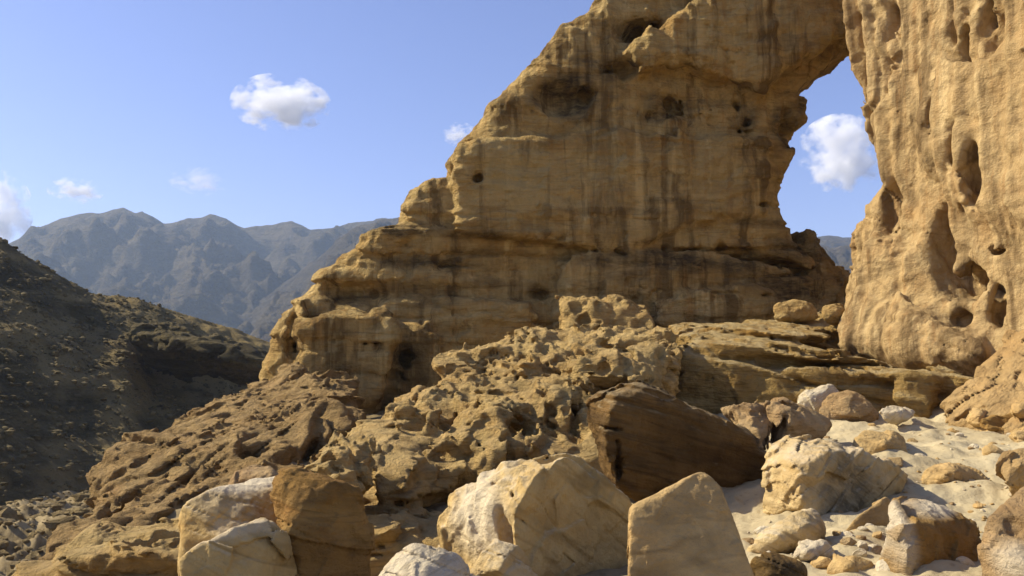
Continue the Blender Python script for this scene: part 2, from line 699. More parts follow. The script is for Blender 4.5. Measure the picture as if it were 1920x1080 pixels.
M_ramp = mat_rock('orange_sandstone', [(0.33, 0.20, 0.075), (0.43, 0.275, 0.11), (0.47, 0.32, 0.14), (0.38, 0.22, 0.08)],
                  band=(0.3, 2.2), tilt=(0, math.radians(38), 0), vamt=0.15, bump=0.7, fine=6.0)
M_pale = mat_rock('pale_sandstone', [(0.44, 0.28, 0.10), (0.54, 0.38, 0.165), (0.60, 0.46, 0.24), (0.46, 0.28, 0.09)],
                  band=(0.6, 1.6), tilt=(0.2, -0.5, 0), vamt=0.14, bump=0.6, fine=9.0, blotch=0.4, dust=0.6, dustcol=(0.66, 0.55, 0.37))
M_gold = mat_rock('golden_sandstone', [(0.38, 0.235, 0.07), (0.49, 0.33, 0.125), (0.55, 0.40, 0.17), (0.44, 0.26, 0.075)],
                  band=(0.5, 1.1), tilt=(0.2, -0.5, 0), vamt=0.10, bump=0.6, fine=13.0, blotch=0.45, dust=0.6, dustcol=(0.66, 0.55, 0.37))
M_white = mat_rock('white_sandstone', [(0.48, 0.38, 0.22), (0.58, 0.48, 0.32), (0.62, 0.54, 0.38), (0.48, 0.35, 0.18)],
                   band=(0.6, 3.0), tilt=(0.3, 0.6, 0), vamt=0.10, bump=0.6, fine=10.0, blotch=0.4)
M_brown = mat_rock('brown_sandstone', [(0.20, 0.105, 0.022), (0.31, 0.18, 0.05), (0.36, 0.22, 0.07), (0.27, 0.13, 0.03)],
                   band=(0.35, 3.0), tilt=(0, math.radians(-15), 0), vamt=0.4, bump=0.7, fine=9.0)
M_umber = mat_rock('umber_sandstone', [(0.06, 0.032, 0.009), (0.14, 0.078, 0.022), (0.22, 0.125, 0.038), (0.10, 0.052, 0.014)],
                   band=(0.3, 2.4), tilt=(0, math.radians(-15), 0), vamt=0.5, bump=0.8, fine=8.0, lines=0.5, bandmix=0.85, dust=0.5, dustcol=(0.5, 0.38, 0.2))
M_scree = mat_rock('scree_stones', [(0.065, 0.046, 0.016), (0.11, 0.08, 0.03), (0.26, 0.20, 0.09), (0.08, 0.058, 0.02)],
                   band=(0.5, 0.35), vamt=0.3, bump=0.6, fine=3.0)
M_tan = mat_rock('tan_sandstone', [(0.42, 0.26, 0.10), (0.49, 0.32, 0.13), (0.53, 0.37, 0.16), (0.45, 0.28, 0.10)],
                 band=(1.0, 1.2), vamt=0.14, bump=0.6, fine=10.0, blotch=0.6)
M_pink = mat_rock('pinkish_sandstone', [(0.34, 0.21, 0.085), (0.44, 0.29, 0.13), (0.50, 0.355, 0.175), (0.36, 0.20, 0.08)],
                  band=(0.6, 2.4), vamt=0.18, bump=0.8, fine=8.0)
M_dark = mat_rock('dark_scree', [(0.05, 0.035, 0.010), (0.09, 0.066, 0.022), (0.24, 0.18, 0.075), (0.065, 0.046, 0.015)],
                  band=(0.5, 0.35), vamt=0.5, bump=1.0, fine=1.6, bandmix=0.5, palecol=(0.34, 0.245, 0.095))
M_wadi = mat_rock('wadi_rubble', [(0.15, 0.10, 0.035), (0.25, 0.175, 0.07), (0.40, 0.295, 0.13), (0.18, 0.12, 0.045)],
                  band=(0.5, 0.8), vamt=0.3, bump=0.9, fine=2.5)


def mat_mountain():
    return mat_rock('mountain_rock', [(0.055, 0.042, 0.022), (0.095, 0.073, 0.038), (0.18, 0.14, 0.07), (0.075, 0.052, 0.028)],
                    band=(0.6, 0.012), vamt=0.2, bump=1.0, fine=0.03)


M_mount = mat_mountain()


def mat_sand():
    m = bpy.data.materials.new('pale_sand')
    m.use_nodes = True
    nt = m.node_tree
    N, L = nt.nodes, nt.links
    bs = N['Principled BSDF']
    bs.inputs['Roughness'].default_value = 0.95
    bs.inputs['Specular IOR Level'].default_value = 0.1
    g = N.new('ShaderNodeNewGeometry')

    def nz(scale, det=5, rough=0.6):
        t = N.new('ShaderNodeTexNoise')
        t.inputs['Scale'].default_value = scale
        t.inputs['Detail'].default_value = det
        t.inputs['Roughness'].default_value = rough
        L.new(g.outputs['Position'], t.inputs['Vector'])
        return t
    a = nz(0.9)
    r = N.new('ShaderNodeValToRGB')
    r.color_ramp.elements[0].position = 0.35
    r.color_ramp.elements[0].color = (0.37, 0.29, 0.16, 1)
    r.color_ramp.elements[1].position = 0.62
    r.color_ramp.elements[1].color = (0.49, 0.40, 0.235, 1)
    L.new(a.outputs['Fac'], r.inputs[0])
    # coarse grit specks
    vo = N.new('ShaderNodeTexVoronoi')
    vo.inputs['Scale'].default_value = 9.0
    L.new(g.outputs['Position'], vo.inputs['Vector'])
    r2 = N.new('ShaderNodeValToRGB')
    r2.color_ramp.elements[0].position = 0.12
    r2.color_ramp.elements[0].color = (0.55, 0.50, 0.45, 1)
    r2.color_ramp.elements[1].position = 0.26
    r2.color_ramp.elements[1].color = (1, 1, 1, 1)
    L.new(vo.outputs['Distance'], r2.inputs[0])
    mx = N.new('ShaderNodeMix')
    mx.data_type = 'RGBA'
    mx.blend_type = 'MULTIPLY'
    mx.inputs[0].default_value = 0.5
    L.new(r.outputs[0], mx.inputs[6])
    L.new(r2.outputs[0], mx.inputs[7])
    # farther away it is grey-brown desert gravel
    at = N.new('ShaderNodeAttribute')
    at.attribute_name = 'gravel'
    mx2 = N.new('ShaderNodeMix')
    mx2.data_type = 'RGBA'
    L.new(at.outputs['Fac'], mx2.inputs[0])
    L.new(mx.outputs[2], mx2.inputs[6])
    b = nz(0.35, 8, 0.7)
    r3 = N.new('ShaderNodeValToRGB')
    r3.color_ramp.elements[0].position = 0.38
    r3.color_ramp.elements[0].color = (0.13, 0.09, 0.04, 1)
    r3.color_ramp.elements[1].position = 0.64
    r3.color_ramp.elements[1].color = (0.38, 0.29, 0.15, 1)
    L.new(b.outputs['Fac'], r3.inputs[0])
    L.new(r3.outputs[0], mx2.inputs[7])
    L.new(mx2.outputs[2], bs.inputs['Base Color'])
    c = nz(14.0, 8, 0.7)
    bp = N.new('ShaderNodeBump')
    bp.inputs['Strength'].default_value = 0.6
    bp.inputs['Distance'].default_value = 0.05
    L.new(c.outputs['Fac'], bp.inputs['Height'])
    L.new(bp.outputs[0], bs.inputs['Normal'])
    return m


M_sand = mat_sand()


# ------------------------------------------------------------------ the ground
def ground_z(x, y):
    """height of the ground sheet"""
    x = np.asarray(x, float)
    y = np.asarray(y, float)
    z = np.interp(y, [0, 8, 11.3, 13, 15, 18, 22, 30], [0, 0, -0.04, 0.18, 0.42, 0.72, 1.0, 1.5]) + 0.02 * np.clip(x - 5, 0, 10)
    z = z - 0.75 * sstep(3.5, -2.0, x) * sstep(5, 11, y)
    edge = -6.6 - 0.02 * (y - 13) - 1.5 * sstep(14, 8, y)
    z = z + (-8.0 - z) * sstep(edge + 2.0, edge - 7.0, x)
    far = sstep(45, 140, y)
    z = z * (1 - far) + far * -9.0
    return z


def polar(name, mat, az0, az1, naz, rs, fz, gravel=None, **kw):
    az = np.linspace(math.radians(az0), math.radians(az1), naz)
    if az1 - az0 > 300:                      # the whole circle, fine where it is seen
        az = np.radians(np.concatenate([np.linspace(-180, -42, 60)[:-1], np.linspace(-42, 42, naz), np.linspace(42, 180, 60)[1:]]))
        naz = len(az)
    R, A = np.meshgrid(rs, az, indexing='ij')
    X, Y = R * np.sin(A), R * np.cos(A)
    Z = fz(X, Y, R, A)
    v = np.stack([X, Y, Z], -1).reshape(-1, 3)
    nr = len(rs)
    i, j = np.meshgrid(np.arange(nr - 1), np.arange(naz - 1), indexing='ij')
    a = (i * naz + j).ravel()
    f = np.stack([a, a + 1, a + naz + 1, a + naz], 1)[:, ::-1]
    me = mesh_from(name, v, f)
    attr(me, 'stain_and_light', np.zeros(len(v)))
    if gravel is not None:
        attr(me, 'gravel', gravel(X, Y).ravel())
    return put(name, me, mat, **kw)


def ground_fz(X, Y, R, A):
    p = np.stack([X.ravel(), Y.ravel(), np.zeros(X.size)], 1)
    z = ground_z(X, Y)
    near = sstep(110, 60, R)
    n = fbm(p * 0.7, 3, 5).reshape(X.shape) * 0.12 + fbm(p * 2.2, 4, 6).reshape(X.shape) * 0.075
    d = worley(p * np.array([1.1, 1.1, 1.0]), 8)[0].reshape(X.shape)
    n = n - 0.06 * sstep(0.35, 0.0, d)
    d = worley(p * 2.9, 9)[0].reshape(X.shape)
    n = n - 0.028 * sstep(0.4, 0.1, d)
    for bu, bv, bY, br in ((1570, 960, 11.6, 0.95), (1750, 1030, 8.5, 0.7), (1650, 860, 14.5, 0.65), (1475, 1030, 9.1, 0.55), (1600, 790, 18.4, 0.8), (1940, 1040, 7.6, .8)):
        c_ = P(bu, bv, bY)
        dd = np.hypot(X - c_[0], Y - c_[1])
        n = n + 0.06 * np.exp(-((dd - br) / 0.28) ** 2)
    rub = sstep(-8, -12, X)
    n = n + rub * (ridged(p * 0.35, 5, 3).reshape(X.shape) * 1.1)
    return z + n * near + (1 - near) * fbm(p * 0.02, 4, 2).reshape(X.shape) * 1.5


GR = np.concatenate([np.linspace(0.8, 30, 600), np.linspace(30.2, 90, 200), np.geomspace(91, 3300, 90)])
polar('ground', M_sand, -180, 180, 900, GR, ground_fz,
      gravel=lambda X, Y: np.maximum(np.maximum(sstep(-5.5, -8.5, X), sstep(24, 40, Y)), 0.85 * sstep(0.27, 0.17, X / np.maximum(Y, 1)) * sstep(3, 5, Y)), kind='structure')

# ------------------------------------------------------------------ far mountains
def ridge_profile(pts, R):
    us = np.array([p[0] for p in pts], float)
    zs = np.array([EYE + R * ray(u, v)[2] / math.hypot(ray(u, v)[0], ray(u, v)[1]) for u, v in pts])
    az = np.arctan2((us - 960) / FPX, math.cos(PITCH))
    return az, zs


def mountain(name, pts, R, near, far, seed, rough, n_az, az0, az1, size=200.0):
    azs, zs = ridge_profile(pts, R)

    def fz(X, Y, Rr, A):
        top = np.interp(A, azs, zs)
        p = np.stack([X.ravel(), Y.ravel(), np.zeros(X.size)], 1)
        rc = R + 0 * A
        t = np.where(Rr < rc, (Rr - near) / (rc - near), (far - Rr) / (far - rc))
        t = np.clip(t, 0, 1)
        prof = t ** 1.25
        rid = ridged(p / size, 6, seed).reshape(X.shape)
        fine = fbm(p / (size * 0.25), 4, seed + 3).reshape(X.shape)
        body = 4 * t * (1 - t)
        step = np.sin(t * 16 + rid * 2) * 0.012
        z = top * (prof + body * (rid * 0.24 + fine * 0.07) * rough + step * body)
        z += fine * 5.0 * t + 5 * t
        return z - 12 * (1 - t)
    rs = np.concatenate([np.linspace(near, R, 170), np.linspace(R * 1.003, far, 50)])
    return polar(name, M_mount, az0, az1, n_az, rs, fz, kind='structure')


mountain('mountains', [(-900, 470), (-300, 440), (-40, 480), (30, 452), (60, 432), (115, 411), (180, 402), (205, 395), (225, 392), (250, 404), (280, 408),
                       (302, 421), (350, 413), (390, 405), (420, 411), (455, 430), (510, 424), (545, 417), (580, 431),
                       (640, 426), (700, 418), (900, 425), (1300, 450), (1560, 448), (1700, 452), (2200, 430), (2900, 440)],
         2500, 1300, 3300, 4, 1.0, 700, -38, 44)
mountain('mountain_spur', [(330, 720), (400, 660), (450, 606), (500, 560), (560, 516), (620, 470), (665, 432), (700, 422), (820, 405), (1000, 430),
                           (1300, 470), (1540, 470), (1580, 462), (1640, 470), (1900, 480)],
         1750, 800, 2300, 12, 1.1, 700, -21, 34, 110.0)


# ------------------------------------------------------------------ the dark hillside across the wadi
def hill_fz(X, Y):
    p = np.stack([X.ravel(), Y.ravel(), np.zeros(X.size)], 1)
    # crest drops from upper left to the right; it stands on the wadi floor
    azp = X / Y
    us = azp * FPX * math.cos(PITCH) + 960
    crest_px = np.interp(us, [-900, -300, 0, 100, 170, 260, 340, 430, 500, 560, 700], [60, 330, 450, 510, 550, 561, 586, 613, 638, 662, 720])
    yc = np.interp(us, [-900, 0, 500, 700], [112, 112, 128, 130])
    el = (700 - crest_px) / FPX
    crest = EYE + yc * el
    toe = np.interp(us, [-900, 0, 150, 300, 450, 560], [48, 62, 72, 84, 96, 100])
    t = (Y - toe) / (yc - toe)
    rid = ridged(p / 16.0, 4, 61).reshape(X.shape)
    rough = fbm(p / 3.0, 5, 62, 0.6).reshape(X.shape)
    f1 = worley(p / 2.2, 63)[0].reshape(X.shape)
    tt = np.clip(t, 0, 1)
    z = -8.4 + (crest + 8.4) * (0.25 * tt + 0.75 * tt ** 1.1)
    body = np.clip(4 * t * (1 - t), 0, 1)
    z = z + body * (rid * 1.5) + (rough * 0.45 + (0.5 - f1) * 0.5) * sstep(-0.1, 0.1, t) * sstep(1.25, 1.0, t)
    z = np.where(t > 1, crest - (Y - yc) * 0.45, z)
    # a rock bench with an overhung dark face under the crest
    b = sstep(240, 300, us) * sstep(520, 470, us)
    bz = np.interp(us, [240, 300, 400, 500], [3.0, 4.0, 3.0, 1.0])
    z = z - b * 3.6 * sstep(0.78, 0.73, t) * sstep(0.05, 0.6, t)
    return z


def hill():
    xs = np.linspace(-150, -18, 560)
    ys = np.linspace(46, 175, 560)
    X, Y = np.meshgrid(xs, ys, indexing='ij')
    Z = np.maximum(hill_fz(X, Y), -12)
    v = np.stack([X, Y, Z], -1).reshape(-1, 3)
    n = len(ys)
    i, j = np.meshgrid(np.arange(len(xs) - 1), np.arange(n - 1), indexing='ij')
    a = (i * n + j).ravel()
    f = np.stack([a, a + 1, a + n + 1, a + n], 1)[:, ::-1]
    me = mesh_from('hill', v, f)
    q = noise(v * np.array([0.10, 0.10, 0.3]), 301) * 0.5 + noise(v * np.array([0.3, 0.3, 0.8]), 302) * 0.5
    pale = sstep(0.15, 0.5, q)
    for bu, bv, bY, rr in ((430, 605, 126, 16), (200, 680, 100, 10), (420, 715, 98, 9), (380, 740, 92, 8), (280, 770, 86, 7), (450, 640, 120, 8), (150, 900, 72, 6)):  # pale talus, plus sunlit patches and a sunlit crest strip painted in
        c_ = P(bu, bv, bY)
        dd = np.sqrt((v[:, 0] - c_[0]) ** 2 + ((v[:, 1] - c_[1]) * 0.7) ** 2) / rr + 0.5 * noise(v * 0.35, 303)
        pale = np.maximum(pale, sstep(1.0, 0.5, dd))
    attr(me, 'stain_and_light', -0.8 * pale)
    put('hill', me, M_dark, kind='structure')


hill()

# ------------------------------------------------------------------ the arch
def Ymid(u, Y0=28.0):
    return Y0


WQ, WD = (0.0, 28.3), (1.0, 0.07)
wall_outline = [(478, 705), (486, 690), (492, 665), (500, 640), (508, 610), (520, 588), (545, 565), (560, 550), (578, 528), (600, 510),
                (622, 498), (650, 470), (672, 442), (700, 425), (742, 398), (752, 372), (765, 352), (785, 340), (806, 330), (832, 327),
                (846, 318), (842, 302), (850, 288), (862, 262), (880, 238), (905, 208), (935, 172), (965, 142), (1000, 108),
                (1035, 72), (1055, 42), (1075, 34), (1092, 22), (1106, 6), (1135, -30), (1200, -90), (1330, -150), (1500, -190), (1900, -220), (1900, 60),
                (1700, 92), (1600, 92), (1588, 100), (1568, 116), (1548, 130), (1525, 150), (1510, 166), (1518, 176), (1528, 192),
                (1526, 214), (1516, 240), (1504, 262), (1494, 292), (1478, 322), (1471, 352), (1469, 384), (1474, 408), (1492, 430),
                (1504, 446), (1520, 470), (1560, 485), (1620, 500), (1700, 900), (470, 900)]


def wall_bulge(s, z):
    b = 0.35 * np.sin(s * 0.5 + 1) * np.sin(z * 0.35)
    b += -0.5 * np.exp(-((s + 5.3) / 2.0) ** 2 - ((z - 5.0) / 1.0) ** 2) * -1     # recess above the ledge
    return b.astype(np.float32)


wall = Prism(wall_outline, WQ, WD, 4.2, lean=0.02, z0=2, k=0.9, bulge=wall_bulge)


def on_wall(u, v, depth=0.0):
    s, z = wall.hit(u, v)
    xy = wall.q + wall.d * s + wall.n * depth
    return np.array([xy[0], xy[1], z])


def WP(outline, out, thick, k=0.25, lean=0.02):
    return Prism(outline, (WQ[0], WQ[1] - out), WD, thick + out, lean=lean, z0=2, k=k)


WS = 28.3 / FPX     # metres per picture unit on the wall


def hollow(u, v, ru, rv, dep, rot=0.0):
    return Ball(on_wall(u, v, -0.35), (ru * WS, dep + 0.5, rv * WS), rot)


wall_prims = [
    wall,
    # a thick upper layer whose left rim catches the sun
    WP([(1330, -40), (1300, 6), (1235, 44), (1190, 60), (1166, 88), (1172, 108), (1196, 122), (1186, 136),
        (1200, 140), (1236, 116), (1290, 112), (1380, 150), (1440, 160), (1500, 120), (1590, 60), (1640, -80)], 0.85, 1.0, 0.45),
    # sheet ending at an upright edge on the left
    WP([(862, 262), (850, 300), (852, 420), (868, 430), (1180, 470), (1350, 400), (1440, 400), (1440, 260), (1300, 250), (1120, 240)], 0.4, 0.8, 0.25),
    # shelf and buttresses at the foot
    WP([(556, 612), (592, 584), (640, 578), (722, 572), (738, 590), (748, 640), (700, 780), (560, 760)], 1.5, 1.0, 0.4, 0.06),
    WP([(735, 600), (800, 612), (824, 640), (822, 800), (735, 800)], 0.7, 1.0, 0.35),
    WP([(552, 560), (566, 556), (580, 590), (575, 660), (580, 720), (545, 720), (556, 640)], 1.0, 1.0, 0.3),
    WP([(700, 545), (1000, 560), (1060, 900), (680, 900)], 0.35, 1.0, 0.3),
    WP([(1040, 480), (1440, 440), (1520, 520), (1600, 620), (1600, 800), (1040, 800)], 0.4, 1.0, 0.5),
    WP([(1230, 560), (1420, 530), (1600, 600), (1600, 800), (1200, 800)], 0.9, 1.0, 0.5),
]
wall_cuts = [
    Hull([P(u, v, Y) for Y in (27.0, 36.0) for u, v in ((1514, 168), (1546, 134), (1592, 96), (1700, 92), (1700, 330), (1514, 330))], 0.15),
    hollow(1270, 196, 34, 28, 0.75), hollow(1240, 214, 50, 20, 0.35), hollow(1478, 236, 30, 48, 1.1), hollow(1455, 215, 14, 14, 0.5),
    hollow(1404, 228, 22, 18, 0.6), hollow(1425, 206, 11, 12, 0.5), hollow(1384, 206, 9, 12, 0.4), hollow(1412, 203, 6, 7, 0.4),
    hollow(1090, 182, 20, 26, 0.55), hollow(1045, 190, 58, 40, 0.5), hollow(1195, 52, 52, 18, 0.9, 0.35), hollow(1150, 130, 26, 14, 0.4),
    hollow(1015, 548, 15, 14, 0.7), hollow(1350, 464, 8, 10, 0.4, 0.7),
    hollow(655, 550, 62, 26, 0.3), hollow(765, 670, 18, 30, 0.1), hollow(826, 498, 16, 8, 0.1, 0.6), 
    hollow(895, 335, 10, 14, 0.3, -0.7), 
    hollow(716, 640, 5, 22, 0.9), hollow(697, 635, 5, 24, 0.8), hollow(1425, 385, 9, 6, 0.3), hollow(1385, 480, 14, 5, 0.3),
    hollow(545, 620, 9, 60, 0.7), 
    hollow(960, 452, 80, 6, 0.25), hollow(1480, 500, 70, 5, 0.3, -0.15),
]


def st(u, v, ru, rv, a, dep=1.6):
    return (on_wall(u, v, 0), (ru * WS, dep, rv * WS), a)


wall_stains = [
    st(1000, 330, 130, 90, -0.35), st(1130, 330, 50, 120, -0.3), st(1330, 330, 110, 110, -0.25), st(930, 300, 50, 90, -0.3), st(1130, 590, 90, 40, -0.3), st(1180, 440, 220, 18, -0.25),
    st(1470, 60, 90, 60, -0.2), st(1000, 60, 50, 90, 0.35), st(700, 610, 60, 60, -0.2), st(900, 600, 120, 40, -0.15), st(1440, 540, 160, 50, 0.45),
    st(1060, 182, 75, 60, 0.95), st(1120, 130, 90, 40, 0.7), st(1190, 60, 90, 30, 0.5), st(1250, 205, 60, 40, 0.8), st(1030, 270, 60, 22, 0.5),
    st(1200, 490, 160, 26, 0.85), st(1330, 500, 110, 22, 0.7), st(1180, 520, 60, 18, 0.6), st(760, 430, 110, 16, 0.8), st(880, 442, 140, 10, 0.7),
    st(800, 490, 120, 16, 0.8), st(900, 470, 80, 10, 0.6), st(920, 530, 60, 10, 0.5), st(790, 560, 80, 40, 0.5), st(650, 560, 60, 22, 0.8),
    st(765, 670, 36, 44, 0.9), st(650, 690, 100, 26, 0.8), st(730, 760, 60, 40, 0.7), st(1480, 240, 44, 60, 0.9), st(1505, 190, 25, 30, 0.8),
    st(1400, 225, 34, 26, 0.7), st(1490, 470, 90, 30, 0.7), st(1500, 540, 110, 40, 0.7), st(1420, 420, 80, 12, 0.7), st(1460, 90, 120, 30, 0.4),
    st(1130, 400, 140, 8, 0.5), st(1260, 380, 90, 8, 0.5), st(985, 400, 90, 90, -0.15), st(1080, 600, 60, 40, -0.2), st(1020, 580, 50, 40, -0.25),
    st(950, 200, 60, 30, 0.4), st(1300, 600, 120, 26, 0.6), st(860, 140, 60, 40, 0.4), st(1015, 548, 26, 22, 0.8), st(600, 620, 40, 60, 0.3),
    st(1200, 88, 50, 30, -0.35), st(1320, 40, 30, 60, -0.3), st(1160, 260, 40, 150, -0.12), st(1210, 330, 20, 120, -0.2), st(1310, 300, 10, 160, -0.25),
    st(1440, 140, 12, 100, -0.2), st(1400, 100, 10, 100, -0.2),
]


def wall_extra(p, d):
    """deeper bedding in the lower half, upright flutes in the upper half"""
    low = sstep(8.0, 6.0, p[:, 2]) * sstep(1.5, 3.5, p[:, 2])
    q = np.stack([p[:, 0] * 0.22, p[:, 1] * 0.2, (p[:, 2] + 0.03 * p[:, 0]) * 2.6], 1)
    s = np.tanh(noise(q, 91) * 3.5)
    m = 0.35 + 0.65 * sstep(2.0, -2.0, p[:, 0])
    d = d + low * m * 0.11 * s
    q = np.stack([p[:, 0] * 0.16, p[:, 1] * 0.16, (p[:, 2] + 0.03 * p[:, 0]) * 1.7], 1)
    d = d + low * 0.14 * sstep(0.08, 0.01, np.abs(noise(q, 94)))
    hi = sstep(7.0, 9.0, p[:, 2]) * sstep(1.5, 4.5, p[:, 0])
    q = np.stack([p[:, 0] * 1.5 + 0.12 * p[:, 2], p[:, 1] * 0.6, p[:, 2] * 0.14], 1)
    return d + hi * 0.26 * (np.abs(noise(q, 92)) - 0.3) + hi * 0.07 * noise(q * np.array([2.3, 1, 2]), 93)


solid('rock_arch', wall_prims, 0.075,
      dict(warp=(0.35, 0.5), lump=(0.07, 0.45), rough=(0.085, 1.7), strata=(0.06, 1.6, 0.03, 0.0), facet=(0.05, 0.8), crack=(0.07, 1.0, 0.03, 0.0)),
      M_wall, 'huge shaded sandstone wall sweeping up into a natural arch over a sky window', 'rock arch',
      cuts=wall_cuts, k=0.16, seed=3, zmin=-1.0, stains_and_light=wall_stains, extra=wall_extra, ck=0.16)

# ------------------------------------------------------------------ sunlit cliff on the right
CQ, CD = (9.25, 24.0), (1.9, -5.0)
cliff_out = [(1535, -170), (1562, 0), (1578, 50), (1588, 100), (1597, 150), (1606, 205), (1610, 260), (1612, 310), (1610, 350), (1600, 380),
             (1592, 404), (1580, 430), (1576, 470), (1568, 510), (1558, 540), (1552, 578), (1545, 700), (1700, 900), (2250, 900), (2250, -200)]
cliff = Prism(cliff_out, CQ, CD, 8.0, lean=0.04, z0=2.0, k=0.8)


def on_cliff(u, v, depth=0.0):
    s, z = cliff.hit(u, v)
    xy = cliff.q + cliff.d * s + cliff.n * depth
    return np.array([xy[0], xy[1], z])


def chollow(u, v, ru, rv, dep, rot=0.0):
    c = on_cliff(u, v, 0.0)
    Y = c[1]
    k_ = Y / FPX
    b = CBall(c, (ru * k_ * 1.1, dep * 1.0, rv * k_ * 1.05), rot)
    return b


class CBall(Ball):
    """hollow lined up with the cliff face"""
    def __call__(self, p):
        q = p - self.c.astype(np.float32)
        s = q[:, 0] * cliff.d[0] + q[:, 1] * cliff.d[1]
        t = q[:, 0] * cliff.n[0] + q[:, 1] * cliff.n[1]
        z = q[:, 2]
        c, sn = math.cos(self.rot), math.sin(self.rot)
        s, z = s * c + z * sn, -s * sn + z * c
        l = np.sqrt((s / self.r[0]) ** 2 + (t / self.r[1]) ** 2 + (z / self.r[2]) ** 2)
        return (l - 1) * float(self.r.min())


def CP(outline, out, thick, k=0.25):
    q = np.array(CQ) - cliff.n * out
    return Prism(outline, q, CD, thick + out, lean=0.04, z0=2.0, k=k)


cliff_cuts = [
    chollow(1826, 90, 9, 60, 0.8, -0.12), chollow(1800, 25, 4, 30, 0.4), chollow(1866, 40, 8, 30, 0.4, -0.3), chollow(1885, 55, 8, 26, 0.35, -0.3),
    chollow(1836, 340, 19, 58, 1.3, -0.05), chollow(1666, 378, 18, 38, 0.6), 
    chollow(1762, 485, 30, 60, 1.0), chollow(1758, 420, 10, 20, 0.5), chollow(1825, 525, 38, 38, 1.5), chollow(1790, 540, 36, 26, 1.2),
    chollow(1868, 575, 22, 44, 1.4, -0.35), chollow(1800, 600, 26, 22, 0.7), chollow(1880, 470, 22, 10, 0.5), 
    chollow(1640, 190, 7, 60, 0.35), chollow(1660, 130, 8, 40, 0.35), chollow(1672, 200, 5, 50, 0.5), 
    chollow(1720, 110, 8, 40, 0.35, -0.4), chollow(1640, 260, 8, 30, 0.3), 
    chollow(1803, 270, 3, 24, 0.25, -0.3), 
    chollow(1762, 215, 3, 24, 0.25, -0.3), chollow(1640, 30, 10, 6, 0.3), chollow(1610, 32, 12, 5, 0.3),
]
cliff_prims = [
    cliff,
    CP([(1706, 230), (1730, 120), (1745, 40), (1760, -150), (2250, -150), (2250, 420), (1900, 430), (1790, 400), (1730, 330)], 0.45, 1.0, 0.7),
    CP([(1566, 600), (1580, 520), (1600, 440), (1650, 420), (1700, 470), (1690, 600), (1680, 700), (1560, 700)], 0.5, 1.0, 0.7),
    # foot flaring out towards the terrace
    Hull([P(*q) for q in ((1548, 592, 23.6), (1575, 560, 24.0), (1640, 545, 22.6), (1730, 580, 20.8), (1790, 620, 20.0), (1850, 650, 19.4), (1740, 660, 20.2), (1600, 650, 22.6), (1545, 660, 23.6),
          (1700, 540, 24.5), (1850, 600, 22), (1700, 720, 22), (1850, 720, 20))], 0.4),
    # the part that carries the far end of the arch, behind
    Hull([(13.0, 25, 8), (13.8, 32, 12.6), (18.5, 25, 8), (18.5, 32, 12.6), (14.0, 25, 21), (14.6, 32, 21), (18.5, 25, 21), (18.5, 32, 21)], 0.5),
]


def cliff_extra(p, d):
    s = (p[:, 0] - CQ[0]) * cliff.d[0] + (p[:, 1] - CQ[1]) * cliff.d[1]
    z = p[:, 2]
    left = sstep(3.0, 1.2, s) * sstep(3.0, 5.5, z)
    q = np.stack([s * 2.2 + 0.10 * z, z * 0.0 + 1, z * 0.22], 1)
    d = d + left * 0.22 * (0.55 - np.abs(noise(q, 33)) * 1.4) + left * 0.10 * noise(q * np.array([2.3, 1, 2]), 34)
    # honeycombed foot of the cliff
    foot = sstep(6.2, 4.6, z)
    f1, f2, r = worley(p * np.array([1.5, 1.5, 1.2]), 35)
    d = d + foot * 0.07 * sstep(0.50, 0.12, f1) * r
    # slanting chisel-like dents up right
    right = sstep(2.0, 3.2, s) * sstep(4.5, 6.5, z)
    q = np.stack([s * 1.6 + 0.9 * z, z * 0, (z * 1.0 - s * 0.9) * 0.35], 1)
    d = d + right * 0.12 * np.maximum(noise(q * 1.7, 36), 0.25)
    q = np.stack([s * 1.1 + 0.35 * z, z * 0 + 2, z * 0.16], 1)
    d = d + 0.16 * sstep(0.07, 0.0, np.abs(noise(q, 37))) * sstep(4.0, 6.0, z)
    # upright grooves with sharp ridges between them, over the whole left half and fading to the right
    q = np.stack([s * 1.7 + 0.05 * z, z * 0 + 4, z * 0.10], 1)
    g = np.abs(noise(q, 38))
    d = d + (sstep(4.4, 1.5, s) * 0.8 + 0.2) * 0.20 * (0.4 - g) + 0.05 * noise(q * np.array([3.1, 1, 3]), 39)
    return d


solid('cliff', cliff_prims, 0.06,
      dict(warp=(0.12, 0.7), lump=(0.08, 0.35), rough=(0.04, 2.6), flute=(0.05, 1.6), facet=(0.04, 0.8), crack=(0.07, 1.0, 0.9, 0.0)),
      M_cliff, 'tall sunlit tan sandstone cliff with fluted face and hollowed foot, in front of the arch', 'cliff',
      cuts=cliff_cuts, k=0.35, seed=8, zmin=0.0, extra=cliff_extra, ck=0.2)

# dark knob standing in the foot of the opening
solid('rock_outcrop', [Prism([(1506, 470), (1508, 440), (1516, 428), (1532, 425), (1548, 434), (1556, 452), (1574, 470), (1580, 500), (1600, 540), (1620, 700), (1480, 700)],
                             (0, 29.0), (1, 0), 2.2, lean=0.25, z0=4, k=1.0)], 0.07,
      dict(warp=(.3, .6), lump=(0.20, 0.7), rough=(0.10, 1.8), facet=(0.2, 0.8), strata=(0.07, 2.2, 0.4, 0.0)), M_wall,
      'dark rounded rock knob standing at the foot of the sky window of the arch', 'rock', seed=12, zmin=0.5,
      stains_and_light=[(P(1540, 480, 29), (3, 3, 3), 0.5)])


# ------------------------------------------------------------------ outcrops between the arch and the boulders
def H(pts, k=0.15):
    return Hull([P(*q) for q in pts], k)


def B(u, v, Y, ru, rv, dep, rot=0.0):
    k_ = Y / FPX
    return Ball(P(u, v, Y), (ru * k_, dep, rv * k_), rot)


